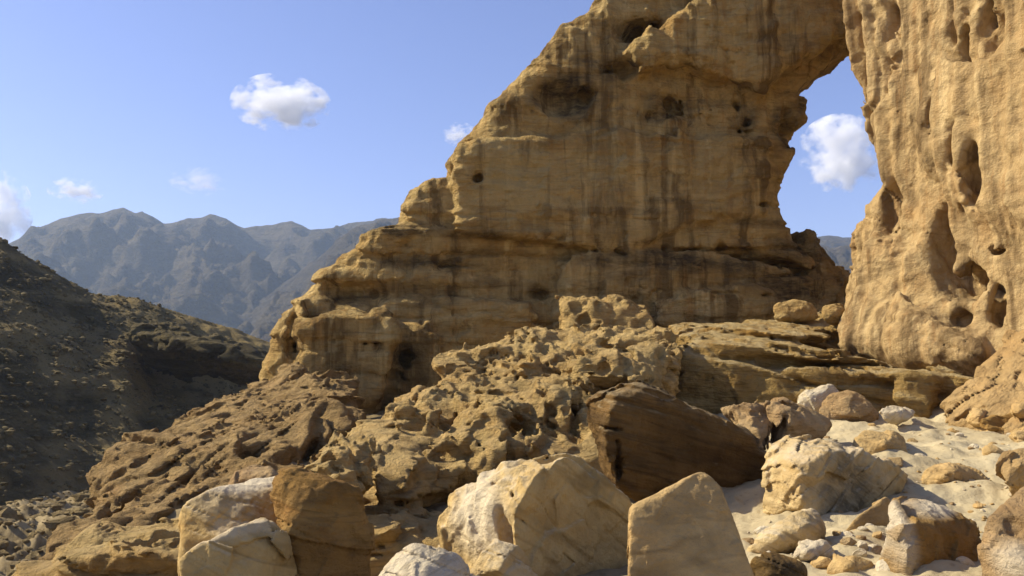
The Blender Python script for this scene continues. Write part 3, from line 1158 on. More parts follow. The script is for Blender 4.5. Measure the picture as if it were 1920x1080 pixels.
# squared block at the foot of the wall
solid('rock_outcrop', [H([(1046, 556, 25.2), (1050, 640, 24.8), (1220, 640, 24.8), (1222, 588, 25.2), (1190, 566, 25.3), (1120, 553, 25.4),
                          (1046, 552, 27.6), (1200, 556, 27.6), (1050, 700, 27.6), (1250, 700, 27.6), (1050, 700, 24.6), (1230, 700, 24.6)], 0.25)], 0.06,
      dict(lump=(0.12, 1.0), rough=(0.07, 2.6), pits=(0.22, 1.8, 0.3), flute=(0.10, 1.6)), M_outcrop,
      'squared pale tan rock block with pitted top edge, against the foot of the arch wall', 'rock', seed=15, zmin=0.5)

# knobbly honeycombed outcrop in the middle
A_prims = [
    H([(822, 700, 17.6), (826, 668, 18.4), (900, 642, 19.2), (1000, 614, 20.0), (1100, 612, 20.2), (1236, 604, 20.5), (1290, 640, 18.6),
       (1110, 760, 15.8), (840, 770, 16.4), (830, 900, 16.4), (1240, 900, 16.0), (1280, 760, 17.2),
       (1000, 640, 23), (1240, 640, 23), (850, 720, 21)], 0.25),
    H([(585, 862, 14.8), (640, 815, 15.4), (690, 770, 16.2), (740, 742, 16.8), (790, 720, 17.2), (835, 705, 17.2), (1100, 720, 16.0), (1150, 850, 14.6),
       (1120, 880, 14.2), (860, 868, 13.6), (700, 852, 13.6), (640, 880, 13.8), (600, 900, 14.4), (1200, 1000, 15.5), (700, 1000, 15), (620, 940, 15),
       (760, 760, 19), (620, 880, 17)], 0.25),
    H([(640, 900, 13.6), (700, 930, 13.2), (690, 1010, 12.8), (800, 1010, 12.6), (1000, 1000, 13.6), (1120, 930, 14.2), (1120, 1100, 14), (640, 1100, 12.8),
       (660, 880, 14.6), (900, 900, 15), (1000, 900, 15.5)], 0.2),
    H([(560, 950, 12.6), (690, 985, 11.3), (820, 1000, 10.9), (1000, 985, 11.6), (1180, 960, 12.6), (1190, 1120, 10.8), (600, 1120, 10.4), (640, 930, 14), (1100, 930, 14.5)], 0.15),
    # hanging blocks
    H([(694, 880, 13.0), (700, 855, 13.3), (760, 845, 13.4), (792, 862, 13.2), (786, 890, 12.8), (750, 940, 12.7), (720, 955, 12.8), (700, 930, 12.9),
       (700, 860, 14.4), (790, 860, 14.4), (740, 960, 14.4)], 0.08),
    H([(1086, 640, 17.2), (1130, 628, 17.8), (1240, 612, 18.4), (1232, 700, 16.6), (1090, 740, 15.8), (1100, 820, 15.3), (1060, 820, 15.4), (1240, 820, 16.2)], 0.2),
]
A_cuts = [B(862, 862, 13.4, 60, 24, 0.9, 0.1), B(770, 905, 12.9, 26, 44, 0.55, -0.6), B(880, 935, 13.4, 90, 60, 0.8), B(1077, 655, 17.6, 26, 20, 0.7, 0.2),
          B(665, 878, 13.8, 26, 16, 0.7), B(845, 785, 15.4, 20, 20, 0.6), B(880, 770, 15.4, 34, 26, 0.5), B(970, 800, 15.2, 26, 34, 0.5),
          B(1030, 770, 15.4, 24, 40, 0.5), B(1075, 770, 15.4, 10, 60, 0.45), B(735, 985, 12.5, 8, 8, 0.3),
          B(930, 660, 18.3, 80, 14, 0.6, 0.15), B(1130, 690, 16.4, 40, 22, 0.6, 0.3), B(1170, 720, 16.2, 50, 14, 0.6, 0.2),
          B(1000, 690, 17.0, 50, 16, 0.4), B(900, 710, 16.6, 40, 18, 0.5, 0.4), B(990, 860, 13.9, 60, 22, 0.5)]
solid('rock_outcrop', A_prims, 0.045,
      dict(warp=(0.2, 1.1), lump=(0.12, 0.8), rough=(0.07, 3.6), pits=(0.18, 2.6, 0.5), strata=(0.09, 2.4, 0.18, 0.0), facet=(0.15, 1.0), crack=(0.14, 1.6, 0.15, 0.0)), M_outcrop,
      'long knobbly honeycombed tan outcrop in the middle with a dark hollow under its rim', 'rock', cuts=A_cuts, k=0.25, seed=21, zmin=-1.2, ck=0.12)

# bedded terrace
B_prims = [
    H([(1236, 690, 20.0), (1225, 800, 19.7), (1450, 830, 19.1), (1700, 800, 19.3), (1690, 712, 19.7), (1580, 672, 19.5), (1400, 640, 19.7),
       (1290, 652, 19.7), (1262, 606, 24.5), (1440, 590, 26.0), (1560, 590, 26.0), (1660, 606, 25.6), (1740, 640, 23.3), (1760, 690, 21.6),
       (1300, 640, 26.0), (1700, 640, 26.0)], 0.2),
    H([(1672, 698, 19.2), (1730, 694, 19.1), (1760, 720, 19.1), (1730, 800, 18.6), (1680, 800, 18.6), (1676, 690, 21.6), (1780, 700, 21.6), (1790, 800, 21.0)], 0.12),
    H([(1728, 655, 20.0), (1740, 642, 21.0), (1840, 640, 21.0), (1850, 700, 19.3), (1730, 690, 19.8), (1800, 780, 19.3), (1720, 780, 19.8)], 0.15),
    H([(1598, 600, 24.0), (1620, 576, 24.7), (1680, 574, 24.9), (1730, 592, 24.2), (1772, 628, 22.8), (1760, 650, 22.7), (1640, 620, 23.5), (1600, 700, 25.6), (1760, 700, 25.6)], 0.2),
]
B_cuts = [B(1636, 650, 22.4, 100, 38, 2.4, -0.12), B(1700, 660, 21.7, 60, 26, 1.2), B(1500, 682, 19.8, 120, 9, 0.5, -0.08), B(1340, 706, 19.7, 60, 6, 0.4),
          B(1262, 650, 21.4, 34, 22, 0.7), B(1555, 640, 22.1, 30, 8, 0.5)]
solid('rock_terrace', B_prims, 0.05,
      dict(warp=(0.12, 0.6), lump=(0.08, 0.6), rough=(0.05, 2.8), strata=(0.12, 2.6, 0.12, 0.0), pits=(0.10, 3.2, 0.65), facet=(0.06, 0.9), crack=(0.14, 1.5, 0.14, 0.0)), M_bench,
      'broad bedded sandstone terrace below the cliff with a sunlit sloping top and shaded brown front', 'rock', cuts=B_cuts, k=0.2, seed=27, zmin=0.0)

# slanting orange ramp on the right
solid('rock_slab', [H([(1712, 792, 18.0), (1722, 782, 18.2), (1760, 745, 18.6), (1830, 662, 19.2), (1880, 608, 19.8), (1935, 565, 20.2), (2100, 480, 20.2),
                       (1800, 800, 17.0), (1960, 815, 16.0), (2250, 820, 15.5), (1960, 650, 17.8), (2250, 500, 17.6), (1740, 860, 17.8), (1800, 860, 16.9),
                       (1960, 880, 15.9), (2250, 900, 15.4), (2000, 900, 20), (2300, 560, 20.5)], 0.3)],
      0.045, dict(warp=(0.2, 0.8), lump=(0.16, 0.7), rough=(0.04, 3.0), facet=(0.10, 0.8), crack=(0.10, 1.4, -0.85, 0.0)), M_ramp,
      'smooth orange rock ramp slanting down from the right edge to the sand', 'rock',
      cuts=[B(1890, 655, 18.4, 70, 9, 0.5, 0.85), B(1850, 705, 18.0, 60, 7, 0.4, 0.9), B(1900, 690, 17.6, 26, 20, 0.5)], seed=31, zmin=0.0)

# brown ridge running down to the lower left
E_prims = [
    H([(498, 690, 26.5), (560, 672, 26.5), (660, 700, 25.5), (700, 780, 21), (640, 830, 18), (560, 860, 16.8), (480, 890, 15.5), (360, 950, 13.6), (330, 1020, 12.6),
       (430, 715, 25.2), (330, 790, 21.8), (235, 818, 19.2), (192, 832, 18.8), (125, 925, 16.4), (72, 1015, 14.4), (30, 1075, 13.0), (90, 1140, 12.4), (350, 1120, 12.0),
       (400, 900, 24), (640, 900, 24)], 0.4),
    H([(545, 790, 18.6), (575, 758, 19.0), (612, 748, 19.2), (650, 770, 19.0), (664, 800, 18.4), (640, 840, 18.0), (600, 830, 17.8), (560, 800, 21), (660, 800, 21), (560, 880, 19)], 0.12),
    H([(505, 690, 25.0), (560, 655, 25.8), (600, 705, 24.6), (612, 740, 23.0), (560, 770, 22), (500, 740, 23.4), (560, 760, 26)], 0.2),
    H([(196, 850, 17.8), (210, 822, 18.2), (290, 812, 18.6), (310, 840, 17.6), (300, 900, 16.2), (250, 960, 15), (200, 960, 15.2), (250, 960, 18)], 0.2),
]
E_cuts = [B(590, 845, 17.4, 90, 22, 0.9, 0.3), B(470, 850, 17.0, 60, 30, 0.8, 0.7), B(400, 870, 16.0, 50, 18, 0.7, 0.5), B(320, 960, 14.0, 50, 22, 0.7, 0.8),
          B(238, 930, 15.4, 8, 60, 0.4, -0.4), B(610, 700, 24.2, 22, 22, 0.9), B(500, 780, 20, 30, 20, 0.6)]
solid('rock_ridge', E_prims, 0.055,
      dict(warp=(0.3, 0.8), lump=(0.16, 0.45), rough=(0.085, 2.8), facet=(0.12, 0.9), pits=(0.05, 3.0, 0.6), crack=(0.18, 1.1, -0.8, 0.0)), M_ridge,
      'rough brown rock ridge running from the arch foot down to the lower left corner', 'rock', cuts=E_cuts, k=0.25, seed=35, zmin=-9.0)

# flat ledges bottom left
solid('rock_ledge', [H([(55, 1100, 10.6), (95, 1062, 11.2), (350, 1040, 11.0), (380, 1010, 11.8), (170, 1015, 12.6), (450, 1000, 12.6), (560, 1000, 12.6), (560, 1120, 11.0), (50, 1160, 10.4), (400, 1180, 10.2), (360, 1046, 10.0), (120, 1072, 10.3), (400, 1120, 12)], 0.08),
                     H([(165, 1030, 11.2), (200, 1004, 11.8), (330, 1000, 11.8), (345, 1030, 11.2), (350, 1060, 12.2), (160, 1080, 12.2), (200, 1060, 11.3), (340, 1060, 11.2)], 0.06)],
      0.03, dict(warp=(0.15, 1.5), lump=(0.10, 0.9), rough=(0.05, 3.0), strata=(0.22, 2.4, 0.10, -0.1), facet=(0.08, 1.0), crack=(0.12, 1.8, 0.1, 0.0)), M_outcrop,
      'low flat tan ledge of bedded rock in the bottom left corner', 'rock', seed=39, zmin=-1.6)

# ------------------------------------------------------------------ boulders
DB = dict(warp=(0.05, 2.0), lump=(0.03, 1.4), rough=(0.022, 5.0), facet=(0.065, 1.0), crack=(0.045, 2.6, 0.4, 0.2))


def boulder(label, Y, pts, mat, turn=0.0, h=0.02, k=0.02, D=None, seed=1, cuts=(), zmin=None, group=None, name='boulder', stains_and_light=(), cat='boulder', **kw):
    uc = sum(q[0] for q in pts) / len(pts)
    pr = Hull([P(u, v, Y + dy + (u - uc) * turn) for u, v, dy in pts], k)
    return solid(name, [pr], h, D or DB, mat, label, cat, cuts=cuts, seed=seed, k=0.05, zmin=zmin, group=group, stains_and_light=stains_and_light, margin=0.12 + 4 * h, **kw)


DS = dict(warp=(0.05, 2.0), lump=(0.03, 1.6), rough=(0.012, 6.0), facet=(0.02, 1.2), crack=(0.02, 3.0, 0.4, 0.2))


def crinkle(p, d):
    """folded, crumbling left side of the large white boulder"""
    x1 = P(965, 960, 8.5)[0]
    m = sstep(x1 + 0.12, x1 - 0.12, p[:, 0] - 0.25 * (p[:, 2] - 0.2))
    q = np.stack([p[:, 0] * 5.0 + p[:, 2] * 1.6, p[:, 1] * 5.0, p[:, 2] * 1.1], 1)
    return d + m * (0.07 * np.abs(noise(q, 201)) + 0.03 * noise(q * 2.3, 202) - 0.02)


boulder('cream boulder at lower left with white crumbly top edge, behind its split off front lobe', 7.5,
        [(330, 965, .1), (346, 935, .1), (400, 905, .15), (462, 893, .3), (525, 892, .35), (540, 910, .1), (548, 1000, -.25), (420, 1010, -.3), (340, 1010, -.05),
         (340, 1120, 0), (560, 1120, -.2), (360, 960, 1.0), (520, 905, 1.1), (560, 1100, 1.1), (350, 1120, 1.0)], M_gold, turn=.0032, D=DS, seed=51, h=0.014, k=0.03,
        stains_and_light=[(P(470, 900, 7.9), (.5, .5, .09), -1.0), (P(385, 1000, 7.4), (.06, .5, .3), 0.25)])
boulder('rounded cream front lobe split from the boulder behind it, bottom left', 6.75,
        [(333, 1100, 0), (336, 1050, .05), (372, 1018, 0), (430, 978, 0), (482, 960, .05), (530, 968, .1), (556, 1010, .05), (572, 1060, .1), (572, 1140, .1), (330, 1140, 0),
         (450, 1060, -.22), (500, 1120, -.25), (520, 1020, -.1), (380, 1060, .6), (480, 980, .6), (560, 1060, .6), (450, 1140, .7)], M_gold, turn=.003, D=DS, seed=52, h=0.013, k=0.06,
        stains_and_light=[(P(420, 990, 6.8), (.3, .5, .05), -.5), (P(520, 985, 6.7), (.06, .3, .05), .5)])  # pale top-left rim is sunlight put into the colour
boulder('orange brown upright block with a flat top, right of the cream split boulder', 7.35,
        [(534, 896, .15), (560, 892, .1), (640, 899, .2), (668, 914, .3), (680, 1000, .3), (690, 1140, .3), (548, 1000, -.2), (560, 1140, -.25), (545, 930, -.05), (610, 920, -.02),
         (560, 900, .9), (670, 930, .9), (680, 1140, .9), (540, 1140, .9)], M_brown, seed=53, h=0.016, k=0.06,
        stains_and_light=[(P(600, 925, 7.3), (.35, .5, .08), .35)])
boulder('red brown rock peeking over the top of the cream split boulder', 9.3,
        [(425, 905, 0), (440, 878, .1), (475, 864, .2), (510, 872, .1), (540, 900, 0), (530, 960, 0), (430, 960, 0), (450, 890, .8), (520, 890, .8), (480, 960, .8), (480, 885, -.1)],
        M_pink, seed=54, zmin=-.8)
boulder('small white rounded rock between the orange brown block and the big white boulder', 6.4,
        [(688, 1130, 0), (705, 1072, 0), (740, 1030, .05), (764, 1008, .05), (792, 1000, .1), (832, 1006, .1), (868, 1030, .1), (888, 1060, .1), (892, 1130, .1),
         (790, 1075, -.28), (840, 1130, -.28), (740, 1130, -.2), (760, 1040, .6), (850, 1050, .6), (800, 1130, .6)], M_white, seed=55, h=0.012, k=0.05,
        stains_and_light=[(P(760, 1070, 6.2), (.04, .3, .04), .5)])
boulder('large white boulder with creased bright left face and smooth golden front, in the centre foreground', 9.0,
        [(810, 985, .5), (826, 950, .45), (848, 912, .5), (882, 898, .4), (960, 880, .35), (1032, 862, .05), (1060, 850, -.15), (1084, 862, .05), (1132, 903, .25), (1186, 945, .5),
         (1190, 1010, .55), (1182, 1110, .6), (1000, 1110, -.5), (962, 1030, -.6), (968, 960, -.6), (1004, 893, -.42), (900, 1110, -.1), (850, 1030, .25), (840, 1110, .4),
         (900, 920, 1.4), (1060, 880, 1.5), (1180, 980, 1.4), (1180, 1110, 1.5), (860, 1110, 1.4)], M_gold, turn=.0012, seed=56, h=0.016, k=0.02,
        D=dict(warp=(0.10, 1.6), lump=(0.035, 1.2), rough=(0.014, 6.0), facet=(0.05, 0.9), crack=(0.018, 2.0, 0.8, 0.3)), extra=crinkle,
        stains_and_light=[(P(900, 960, 9.0), (.42, .8, .6), -.9), (P(1130, 900, 9.2), (.5, .5, .12), .35), (P(1077, 1028, 8.7), (.05, .3, .04), .6)],  # left face: white crumbling rock with its sunlight painted in
        cuts=[B(962, 930, 8.6, 6, 26, .14, .25), B(948, 990, 8.6, 7, 34, .15, .35), B(925, 908, 8.9, 10, 14, .12)])
boulder('tan flat slab standing on end beside the large white boulder', 6.0,
        [(1178, 962, .0), (1186, 946, .1), (1240, 918, .16), (1290, 892, .22), (1326, 887, .24), (1346, 905, .2), (1358, 960, .1), (1388, 1025, .0), (1425, 1110, -.1), (1170, 1130, -.2),
         (1425, 1150, -.2), (1186, 952, .5), (1300, 893, .62), (1352, 915, .6), (1420, 1100, .5), (1178, 1130, .4)], M_tan, turn=.0006, seed=57, h=0.012, k=0.025,
        D=dict(warp=(0.04, 2.0), lump=(0.010, 2.0), rough=(0.007, 14.0), facet=(0.012, 1.4), crack=(0.012, 2.0, 0.3, 0.0)))
boulder('big dark brown bedded block leaning above the white boulder with a sunlit orange left end', 12.0,
        [(1100, 760, .5), (1112, 738, .5), (1135, 727, .4), (1200, 712, .3), (1262, 735, .3), (1330, 768, .5), (1392, 800, .7), (1425, 850, .9), (1454, 905, 1.1),
         (1440, 916, 1.2), (1350, 932, .9), (1210, 942, .3), (1160, 925, -.1), (1130, 880, .2), (1128, 800, .3), (1152, 735, -.2), (1136, 800, -.35), (1140, 880, -.35),
         (1200, 730, 1.8), (1390, 810, 2.2), (1440, 900, 2.2), (1150, 900, 1.8), (1120, 760, 1.5)], M_umber, seed=58, h=0.022, k=0.06,
        D=dict(warp=(0.15, 1.0), lump=(0.04, 1.0), rough=(0.02, 5.0), strata=(0.05, 4.5, 0.28, 0.0), facet=(0.035, 1.2)),
        cuts=[B(1155, 805, 11.6, 30, 6, .35), B(1162, 860, 11.6, 5, 50, .3, .05)])
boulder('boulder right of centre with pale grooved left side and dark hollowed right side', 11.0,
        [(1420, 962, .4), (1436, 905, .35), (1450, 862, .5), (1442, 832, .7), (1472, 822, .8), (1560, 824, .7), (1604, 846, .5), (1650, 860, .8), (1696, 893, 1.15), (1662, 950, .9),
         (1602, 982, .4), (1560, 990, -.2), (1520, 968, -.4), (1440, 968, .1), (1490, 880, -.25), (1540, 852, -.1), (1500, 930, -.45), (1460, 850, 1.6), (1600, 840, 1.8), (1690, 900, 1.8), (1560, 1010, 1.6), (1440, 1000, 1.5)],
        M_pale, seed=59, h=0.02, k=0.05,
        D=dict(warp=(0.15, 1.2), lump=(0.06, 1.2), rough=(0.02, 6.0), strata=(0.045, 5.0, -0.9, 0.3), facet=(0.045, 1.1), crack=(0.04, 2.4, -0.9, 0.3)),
        stains_and_light=[(P(1610, 915, 11.1), (.66, 1.6, .45), .75)], cuts=[B(1610, 975, 10.7, 60, 12, .3, .3)])
boulder('rounded pale boulder with rusty crease, lying low right of the standing slab', 8.8,
        [(1393, 1042, 0), (1402, 1008, .05), (1450, 970, .1), (1500, 950, .15), (1540, 955, .2), (1558, 990, .2), (1552, 1012, .1), (1492, 1036, -.05), (1420, 1050, -.1),
         (1460, 1000, -.2), (1530, 985, -.05), (1440, 990, .6), (1530, 965, .7), (1540, 1040, .6), (1420, 1060, .5)], M_pale, seed=60, h=0.014, k=0.08,
        D=dict(warp=(0.1, 2.0), lump=(0.05, 2.0), rough=(0.018, 6.0), strata=(0.02, 5.5, 0.9, 0.3)))
boulder('thin dark slab leaning with a bright slanting top edge, left of the square dark block', 9.5,
        [(1556, 1032, 0), (1598, 976, 0), (1660, 934, .05), (1668, 940, .08), (1664, 1012, .05), (1600, 1034, 0), (1560, 1060, 0), (1670, 1060, 0),
         (1580, 1010, .3), (1655, 936, .45), (1670, 1040, .4)], M_tan, seed=61, h=0.012, k=0.02,
        D=dict(lump=(0.015, 2.0), rough=(0.01, 8.0)), stains_and_light=[(P(1630, 990, 9.5), (.2, .3, .2), .4)])  # dark patch paints the shade on the slab's front
boulder('square block with dark brown front and pale crumbling left edge, bottom right', 8.0,
        [(1640, 1120, -.1), (1652, 1005, 0), (1662, 936, .1), (1700, 931, .2), (1782, 950, .45), (1836, 984, .5), (1830, 1010, .35), (1842, 1120, .3),
         (1694, 975, -.3), (1700, 1120, -.4), (1760, 985, -.1), (1690, 940, 1.0), (1820, 980, 1.2), (1840, 1120, 1.1), (1660, 1120, .9)], M_brown, seed=62, h=0.014, k=0.05,
        stains_and_light=[(P(1672, 1000, 8.0), (.13, .5, .5), -1.0), (P(1760, 950, 8.4), (.6, .6, .09), -1.0)],
        D=dict(warp=(0.08, 1.6), lump=(0.04, 1.6), rough=(0.02, 5.0), facet=(0.04, 2.0)))
boulder('pinkish tan boulder with pale pitted front, cut by the right edge of the picture', 7.0,
        [(1834, 1010, .1), (1852, 962, .15), (1902, 928, .3), (1960, 895, .5), (2120, 930, .6), (2140, 1160, .6), (1850, 1160, 0), (1834, 1070, .05), (1920, 1060, -.3), (1990, 1160, -.3),
         (1950, 960, 0), (1900, 950, 1.1), (2050, 950, 1.4), (2000, 1160, 1.3)], M_pink, seed=63, D=DS, h=0.014, k=0.05,
        stains_and_light=[(P(1905, 1050, 6.8), (.25, .3, .25), -.8)], cuts=[B(1912, 985, 6.95, 16, 14, .14)])
boulder('half buried tan boulder with a slanting pale break, standing in the middle of the sand', 14.0,
        [(1590, 848, .1), (1604, 816, .2), (1642, 804, .3), (1682, 808, .3), (1706, 832, .3), (1704, 866, .2), (1650, 872, -.1), (1600, 866, 0), (1660, 830, -.2), (1690, 845, 0),
         (1620, 820, 1.0), (1690, 820, 1.0), (1700, 880, 1.0), (1600, 880, .9)], M_tan, seed=64, h=0.02, k=0.08)
boulder('flat pale slab lying against the tan boulder on the sand', 13.4,
        [(1636, 868, 0), (1650, 860, .1), (1690, 858, .1), (1692, 872, 0), (1660, 880, -.1), (1640, 876, -.05), (1650, 866, .5), (1690, 866, .5), (1660, 900, .2)], M_tan, seed=65, h=0.014, k=0.02,
        D=dict(lump=(0.015, 2.0), rough=(0.008, 8.0)))
boulder('small round grey stone beside the dark hollow of the grooved boulder', 12.3,
        [(1648, 905, 0), (1660, 894, .05), (1684, 893, .05), (1698, 906, .08), (1692, 920, .05), (1670, 925, 0), (1654, 918, 0), (1672, 906, -.08), (1665, 900, .25), (1690, 910, .25), (1675, 930, .2)],
        M_white, seed=66, h=0.01, k=0.05, D=dict(lump=(0.012, 4.0), rough=(0.008, 12.0)))
boulder('smooth domed pinkish brown boulder at the far edge of the sand', 18.0,
        [(1528, 775, 0), (1545, 748, .1), (1572, 734, .2), (1606, 734, .3), (1640, 756, .3), (1662, 786, .2), (1640, 800, 0), (1540, 800, 0), (1590, 752, -.2), (1600, 780, -.3),
         (1560, 750, 1.1), (1630, 760, 1.2), (1600, 800, 1.2)], M_pink, seed=67, h=0.025, k=0.14)
boulder('whitish cracked rock behind and left of the domed pinkish boulder', 18.8,
        [(1486, 760, 0), (1500, 736, .1), (1526, 724, .2), (1556, 722, .2), (1570, 740, .2), (1560, 775, .1), (1490, 780, 0), (1524, 745, -.15), (1520, 740, .9), (1560, 740, .9), (1530, 780, .8)],
        M_white, seed=68, h=0.025, k=0.08)
boulder('cluster of knobbly pale rock crumbling at the right end of the dark leaning block', 13.6,
        [(1350, 765, .3), (1380, 750, .3), (1410, 742, .4), (1440, 752, .4), (1450, 790, .2), (1440, 860, -.3), (1400, 850, -.1), (1420, 790, -.2), (1360, 800, 0),
         (1370, 770, 1.5), (1440, 770, 1.5), (1430, 860, 1)], M_pink, seed=69, h=0.022, k=0.06,
        D=dict(warp=(0.1, 1.8), lump=(0.09, 2.0), rough=(0.05, 5.0), pits=(0.16, 3.6, 0.0), crag=(0.06, 2.5)))
boulder('pinkish brown boulder with a deep dark crack, behind the grooved boulder', 13.8,
        [(1425, 800, .1), (1438, 752, .2), (1462, 740, .3), (1500, 752, .3), (1540, 770, .4), (1560, 795, .5), (1552, 812, .3), (1470, 830, -.1), (1430, 850, -.2), (1480, 790, -.3),
         (1450, 760, 1.5), (1540, 780, 1.6), (1500, 850, 1.4)], M_pink, seed=70, h=0.022, k=0.10, D=dict(warp=(0.15, 1.4), lump=(0.08, 1.4), rough=(0.03, 5.0), crag=(0.05, 2.0)),
        cuts=[B(1472, 790, 13.6, 9, 44, .6, -.35), B(1485, 760, 13.8, 20, 5, .4, -.3)])
boulder('low dark slab on the sand in front of the orange ramp', 16.7,
        [(1828, 800, 0), (1845, 780, .1), (1900, 776, .2), (1908, 790, .2), (1890, 806, 0), (1850, 808, -.1), (1850, 785, .8), (1900, 785, .9), (1880, 815, .6)], M_brown, seed=71, h=0.018, k=0.04)
boulder('round pale stone resting against the ramp left of the low dark slab', 17.2,
        [(1815, 785, 0), (1822, 764, .1), (1840, 757, .15), (1858, 764, .15), (1862, 782, .1), (1835, 795, -.1), (1840, 775, -.2), (1830, 770, .6), (1855, 775, .6), (1840, 800, .5)],
        M_tan, seed=72, h=0.016, k=0.08)
boulder('round pale stone at the right edge against the orange ramp', 16.4,
        [(1882, 772, 0), (1892, 752, .1), (1915, 741, .2), (1950, 745, .2), (1960, 780, .1), (1900, 785, -.1), (1915, 765, -.2), (1900, 755, .8), (1950, 760, .8), (1920, 800, .5)],
        M_tan, seed=73, h=0.016, k=0.08)
boulder('flat brown cap rock on the sand at the right edge under the ramp', 15.2,
        [(1890, 822, 0), (1905, 808, .1), (1960, 800, .1), (1960, 832, 0), (1900, 830, -.1), (1905, 815, .6), (1950, 815, .6), (1920, 845, .3)], M_tan, seed=74, h=0.014, k=0.03)
boulder('low mound of whitish rock between the domed boulder and the ramp', 17.2,
        [(1648, 770, 0), (1662, 758, .1), (1700, 762, .2), (1716, 775, .2), (1700, 788, 0), (1660, 788, 0), (1680, 772, -.1), (1670, 765, .8), (1710, 775, .8), (1680, 800, .5)],
        M_white, seed=75, h=0.02, k=0.06, D=dict(lump=(0.05, 2.5), rough=(0.03, 6.0), crag=(0.05, 3.0)))
boulder('whitish yellow crumbled rock at the foot of the rounded pale boulder', 8.2,
        [(1480, 1045, 0), (1492, 1018, .1), (1530, 1006, .15), (1556, 1014, .15), (1560, 1036, .1), (1520, 1056, -.1), (1490, 1056, -.1), (1520, 1030, -.12), (1510, 1020, .4), (1550, 1025, .4), (1520, 1070, .3)],
        M_white, seed=76, h=0.012, k=0.04, D=dict(lump=(0.04, 3.0), rough=(0.02, 8.0), crag=(0.05, 4.0)))
boulder('dark shaded rock at the bottom edge between the standing slab and the sand', 6.8,
        [(1405, 1100, -.1), (1418, 1062, 0), (1440, 1044, .1), (1500, 1056, .1), (1530, 1090, .1), (1530, 1140, 0), (1410, 1140, -.1), (1450, 1075, -.15), (1450, 1060, .4), (1520, 1090, .4), (1460, 1140, .4)],
        M_brown, seed=77, h=0.012, k=0.03, stains_and_light=[(P(1460, 1090, 6.8), (.6, .6, .4), .9)])  # dark coat over the whole rock paints the shadow it lies in
boulder('cracked yellowish rock wedged under the left toe of the large white boulder', 8.1,
        [(880, 1100, 0), (896, 1058, 0), (930, 1020, .1), (975, 1040, .1), (1030, 1085, .1), (1060, 1130, .1), (880, 1140, 0), (950, 1080, -.2), (930, 1040, .5), (1030, 1100, .5), (950, 1140, .4)],
        M_pale, seed=78, h=0.014, k=0.04)
boulder('pale knobbly rock on top of the terrace in front of the sky window', 24.4,
        [(1440, 590, 0), (1448, 572, .1), (1476, 563, .2), (1510, 565, .2), (1530, 578, .2), (1534, 600, .1), (1450, 604, -.1), (1490, 580, -.2), (1470, 570, 1.0), (1520, 575, 1.0), (1490, 610, .9)],
        M_outcrop, seed=79, h=0.03, k=0.12, D=dict(lump=(0.06, 1.5), rough=(0.04, 4.0), strata=(0.04, 4.0, 0.0, 0.0)))
boulder('smaller flat topped pale rock on the terrace at the foot of the cliff', 23.6,
        [(1534, 590, 0), (1545, 575, .1), (1578, 574, .2), (1592, 588, .2), (1585, 604, .1), (1540, 606, 0), (1560, 588, -.2), (1550, 580, .8), (1585, 585, .8), (1560, 612, .7)],
        M_outcrop, seed=80, h=0.03, k=0.10)
boulder('long low tan boulder in the sand right of the half buried one', 12.6,
        [(1725, 905, 0), (1745, 872, .2), (1790, 862, .3), (1835, 878, .4), (1850, 905, .4), (1800, 925, .1), (1740, 922, -.1), (1780, 885, -.15), (1760, 880, .9), (1830, 890, 1.0), (1790, 940, .6)],
        M_tan, seed=91, h=0.018, k=0.05)
boulder('angular brown boulder in the sand against the right edge, above the big tan one', 11.5,
        [(1872, 892, 0), (1886, 850, .2), (1925, 835, .3), (1975, 845, .4), (1985, 900, .3), (1930, 922, 0), (1885, 915, -.1), (1915, 868, -.15), (1900, 855, .9), (1970, 860, 1.0), (1930, 940, .6)],
        M_ramp, seed=92, h=0.018, k=0.04)
boulder('tan broken rock between the low pale boulder and the square dark block, bottom right', 7.9,
        [(1560, 1075, 0), (1572, 1046, .05), (1604, 1036, .1), (1640, 1048, .1), (1648, 1080, .05), (1600, 1098, -.05), (1600, 1058, -.1), (1590, 1045, .4), (1640, 1060, .4), (1600, 1110, .3)],
        M_tan, seed=93, h=0.012, k=0.03)
boulder('tan ledge rock behind the orange brown block, at the foot of the honeycombed outcrop', 11.4,
        [(560, 900, 0), (600, 862, .3), (660, 830, .6), (690, 850, .6), (692, 930, .1), (640, 950, -.2), (580, 960, -.2), (560, 950, 0), (640, 880, -.2), (620, 870, 1.6), (690, 860, 1.6), (640, 980, 1.4)],
        M_outcrop, seed=81, h=0.024, k=0.12, D=dict(warp=(0.15, 1.2), lump=(0.09, 1.2), rough=(0.05, 4.0), pits=(0.14, 3.0, 0.3), facet=(0.10, 1.6)), zmin=-1.2)


# ------------------------------------------------------------------ loose stones on the sand, one by one
def stone_mesh(seed, sub=3):
    bm = bmesh.new()
    bmesh.ops.create_icosphere(bm, subdivisions=sub, radius=1.0)
    v = np.array([x.co[:] for x in bm.verts])
    f = np.array([[x.index for x in fc.verts] for fc in bm.faces])
    bm.free()
    r = np.random.RandomState(seed)
    # knock planes off the ball
    for _ in range(9):
        n = r.normal(size=3)
        n /= np.linalg.norm(n)
        d = r.uniform(0.55, 0.85)
        e = v @ n - d
        v = v - np.outer(np.maximum(e, 0), n) * 0.95
    v *= np.array([r.uniform(0.9, 1.3), r.uniform(0.8, 1.1), r.uniform(0.55, 0.8)])
    v += v * (0.07 * fbm(v * 2.5 + seed, 3, seed))[:, None]
    me = mesh_from('stone', v, f)
    me.polygons.foreach_set('use_smooth', np.zeros(len(f), bool))
    attr(me, 'stain_and_light', np.zeros(len(v)))
    return me


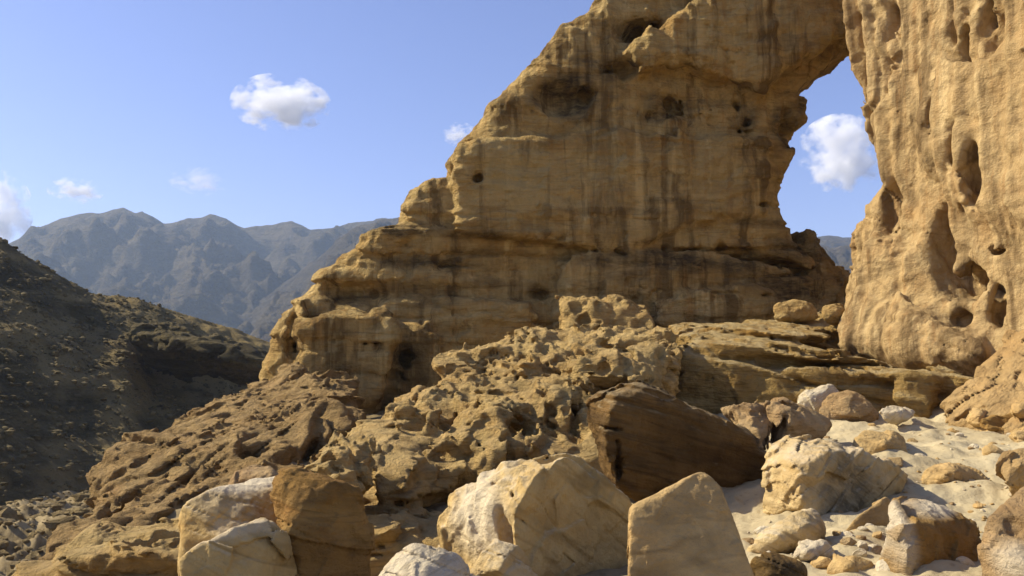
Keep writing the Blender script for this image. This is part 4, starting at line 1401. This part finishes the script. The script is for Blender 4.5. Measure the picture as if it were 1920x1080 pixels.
rng = random.Random(7)
stone_meshes = {}
for i, m in enumerate((M_white, M_tan, M_pink, M_pale)):
    for j in range(3):
        me = stone_mesh(100 + i * 10 + j)
        me.materials.append(m)
        stone_meshes[(i, j)] = me


def ground_at(x, y):
    return float(ground_fz(np.array([[x]]), np.array([[y]]), np.array([[math.hypot(x, y)]]), None)[0, 0])


def place_stone(u, v, px, kind, label, group):
    """a stone of px picture units on the ground where (u, v) looks"""
    r = ray(u, v)
    t = 4.0
    while t < 40 and EYE + r[2] * t > float(ground_z(r[0] * t, r[1] * t)):
        t += 0.05
    x, y = r[0] * t, r[1] * t
    s = px * y / FPX * 0.5
    me = stone_meshes[(kind, rng.randrange(3))]
    o = bpy.data.objects.new('stone', me)
    COL.objects.link(o)
    o.location = (x, y, ground_at(x, y) + s * 0.18)
    o.rotation_euler = (rng.uniform(-.2, .2), rng.uniform(-.2, .2), rng.uniform(0, 6.28))
    o.scale = (s, s, s)
    o['label'] = label
    o['category'] = 'stone'
    if group:
        o['group'] = group


place_stone(1632, 1014, 26, 0, 'small white stone on the sand left of the square dark block', None)
place_stone(1588, 1026, 22, 0, 'little pale stone at the foot of the thin leaning slab', None)
place_stone(1908, 815, 30, 1, 'tan stone on the sand by the right edge of the picture', None)
place_stone(1862, 866, 40, 1, 'greyish tan stone half sunk in the open sand near the right', None)
place_stone(1470, 822, 26, 0, 'little white stone on the sandy top behind the grooved boulder', None)
for k in range(280):
    for _ in range(60):
        u = rng.uniform(1400, 1935)
        v = rng.uniform(790, 1075)
        if v > 795 + max(0, (1560 - u)) * 1.2:
            break
    place_stone(u, v, rng.choice([4, 5, 6, 7, 8, 10, 13, 18, 24]) * (0.7 + (v - 780) / 300), rng.choice([0, 0, 1, 1, 2]),
                'pebble lying on the pale sand slope at the right', 'pebbles on the sand slope')


solid('rock_ledge', [H([(236, 622, 100), (262, 606, 103), (330, 612, 103), (400, 628, 101), (470, 652, 99), (505, 672, 98), (500, 690, 97), (430, 688, 95), (330, 664, 96), (262, 640, 98),
                        (300, 618, 98), (400, 640, 96), (300, 700, 112), (480, 720, 110), (500, 670, 112), (280, 610, 112)], 0.6)], 0.22,
      dict(warp=(0.8, 0.15), lump=(0.3, 0.2), rough=(0.25, 0.6), strata=(0.4, 0.7, 0.25, 0.0), facet=(0.3, 0.35)), M_dark,
      'dark overhung rock bench with a paler top high on the far hillside', 'rock', seed=88, margin=3, cuts=[B(380, 690, 95.5, 110, 30, 4.5, -0.3)], k=0.5)


# loose rubble in the wadi and on the hillside: nobody could count it
def rubble(name, mat, spots, label_kind='stuff'):
    rs = np.random.RandomState(5)
    base = []
    for s_ in range(6):
        me = stone_mesh(300 + s_, 1)
        v = np.empty(len(me.vertices) * 3, np.float32)
        me.vertices.foreach_get('co', v)
        v = v.reshape(-1, 3)
        f = np.array([p.vertices[:] for p in me.polygons])
        base.append((v, f))
        bpy.data.meshes.remove(me)
    V, Fc, off = [], [], 0
    for (x, y, z, s) in spots:
        v, f = base[rs.randint(6)]
        a = rs.uniform(0, 6.28)
        c, sn = math.cos(a), math.sin(a)
        w = v * s
        w = np.stack([w[:, 0] * c - w[:, 1] * sn + x, w[:, 0] * sn + w[:, 1] * c + y, w[:, 2] + z], 1)
        V.append(w)
        Fc.append(f + off)
        off += len(v)
    V = np.concatenate(V)
    Fc = np.concatenate(Fc)
    me = mesh_from(name, V, Fc)
    me.polygons.foreach_set('use_smooth', np.zeros(len(Fc), bool))
    attr(me, 'stain_and_light', np.zeros(len(V)))
    put(name, me, mat, kind='stuff')


rs = np.random.RandomState(9)
n = 16000
xs = rs.uniform(-75, -19, n)
ys = rs.uniform(58, 122, n)
zs = hill_fz(xs[:, None], ys[:, None])[:, 0]
sz = 0.08 + 0.6 * rs.power(0.18, n) * rs.uniform(0.3, 1, n)
rubble('hillside_scree', M_scree, [(x, y, z + s * .2, s) for x, y, z, s in zip(xs, ys, zs, sz) if z > -9])
n = 7000
xs = rs.uniform(-42, -8.5, n)
ys = rs.uniform(14, 75, n)
zs = ground_fz(xs[:, None], ys[:, None], np.hypot(xs, ys)[:, None], None)[:, 0]
sz = 0.08 + 0.8 * rs.power(0.16, n) * rs.uniform(0.3, 1, n)
rubble('wadi_rubble', M_wadi, [(x, y, z + s * .2, s) for x, y, z, s in zip(xs, ys, zs, sz)])


# ------------------------------------------------------------------ clouds (outside the haze box)
def mat_cloud(seed, dens, thin):
    m = bpy.data.materials.new('cloud_vapour')
    m.use_nodes = True
    nt = m.node_tree
    N, L = nt.nodes, nt.links
    N.clear()
    out = N.new('ShaderNodeOutputMaterial')
    pv = N.new('ShaderNodeVolumePrincipled')
    pv.inputs['Color'].default_value = (1, 1, 1, 1)
    pv.inputs['Anisotropy'].default_value = 0.0
    tc = N.new('ShaderNodeTexCoord')
    ln = N.new('ShaderNodeVectorMath')
    ln.operation = 'LENGTH'
    L.new(tc.outputs['Object'], ln.inputs[0])
    no = N.new('ShaderNodeTexNoise')
    no.noise_dimensions = '4D'
    no.inputs['W'].default_value = seed
    no.inputs['Scale'].default_value = 2.0
    no.inputs['Detail'].default_value = 5
    no.inputs['Roughness'].default_value = 0.6
    L.new(tc.outputs['Object'], no.inputs['Vector'])
    # density = clamp(noise*a - radius*b + c)
    a = N.new('ShaderNodeMath')
    a.operation = 'MULTIPLY_ADD'
    a.inputs[1].default_value = 8.0
    a.inputs[2].default_value = -3.5 - thin
    L.new(no.outputs['Fac'], a.inputs[0])
    b = N.new('ShaderNodeMath')
    b.operation = 'MULTIPLY_ADD'
    b.inputs[1].default_value = -1.7
    L.new(ln.outputs['Value'], b.inputs[0])
    L.new(a.outputs[0], b.inputs[2])
    b2 = N.new('ShaderNodeMath')
    b2.operation = 'ADD'
    b2.inputs[1].default_value = 0.75
    b2.use_clamp = True
    L.new(b.outputs[0], b2.inputs[0])
    c = N.new('ShaderNodeMath')
    c.operation = 'MULTIPLY'
    c.inputs[1].default_value = dens
    L.new(b2.outputs[0], c.inputs[0])
    L.new(c.outputs[0], pv.inputs['Density'])
    L.new(pv.outputs[0], out.inputs['Volume'])
    m.cycles.volume_step_rate = 0.6
    return m


def cloud(u, v, ru, rv, label, seed, dens=0.02, thin=0.0, Y=5600.0):
    k_ = Y / FPX
    bm = bmesh.new()
    bmesh.ops.create_icosphere(bm, subdivisions=3, radius=1.0)
    me = bpy.data.meshes.new('cloud')
    bm.to_mesh(me)
    bm.free()
    me.materials.append(mat_cloud(seed, dens, thin))
    o = bpy.data.objects.new('cloud', me)
    COL.objects.link(o)
    o.location = P(u, v, Y)
    o.scale = (ru * k_, ru * k_ * 0.8, rv * k_)
    o['label'] = label
    o['category'] = 'cloud'
    o['group'] = 'small fair weather clouds'
    return o


cloud(527, 194, 98, 56, 'puffy white cloud alone in the blue sky left of the arch', 1.0)
cloud(1578, 288, 88, 78, 'bright white cloud seen through the window of the arch', 2.3)
cloud(-4, 395, 64, 80, 'white cloud at the left edge just above the mountains', 3.1)
cloud(142, 357, 52, 26, 'small flat white cloud above the highest mountain peak', 4.7, 0.02, 0.1)
cloud(375, 340, 60, 28, 'faint wisp of cloud above the mountains between the two other clouds and the arch', 5.2, 0.006, 0.1)
cloud(862, 252, 34, 24, 'tiny cloud touching the left outline of the arch', 6.9, 0.015)

# ------------------------------------------------------------------ haze
bm = bmesh.new()
bmesh.ops.create_cube(bm, size=1.0)
me = bpy.data.meshes.new('haze')
bm.to_mesh(me)
bm.free()
hz = bpy.data.objects.new('haze', me)
COL.objects.link(hz)
HT = 420.0
hz.scale = (7200, 7200, HT + 30)
hz.location = (0, 0, (HT - 30) / 2)
hz['kind'] = 'stuff'
hm = bpy.data.materials.new('haze_air')
hm.use_nodes = True
hn = hm.node_tree
hn.nodes.clear()
ho = hn.nodes.new('ShaderNodeOutputMaterial')
hv = hn.nodes.new('ShaderNodeVolumePrincipled')
hv.inputs['Color'].default_value = (0.58, 0.75, 1.0, 1)
hv.inputs['Density'].default_value = 0.00014
hv.inputs['Anisotropy'].default_value = 0.2
hn.links.new(hv.outputs[0], ho.inputs['Volume'])
me.materials.append(hm)
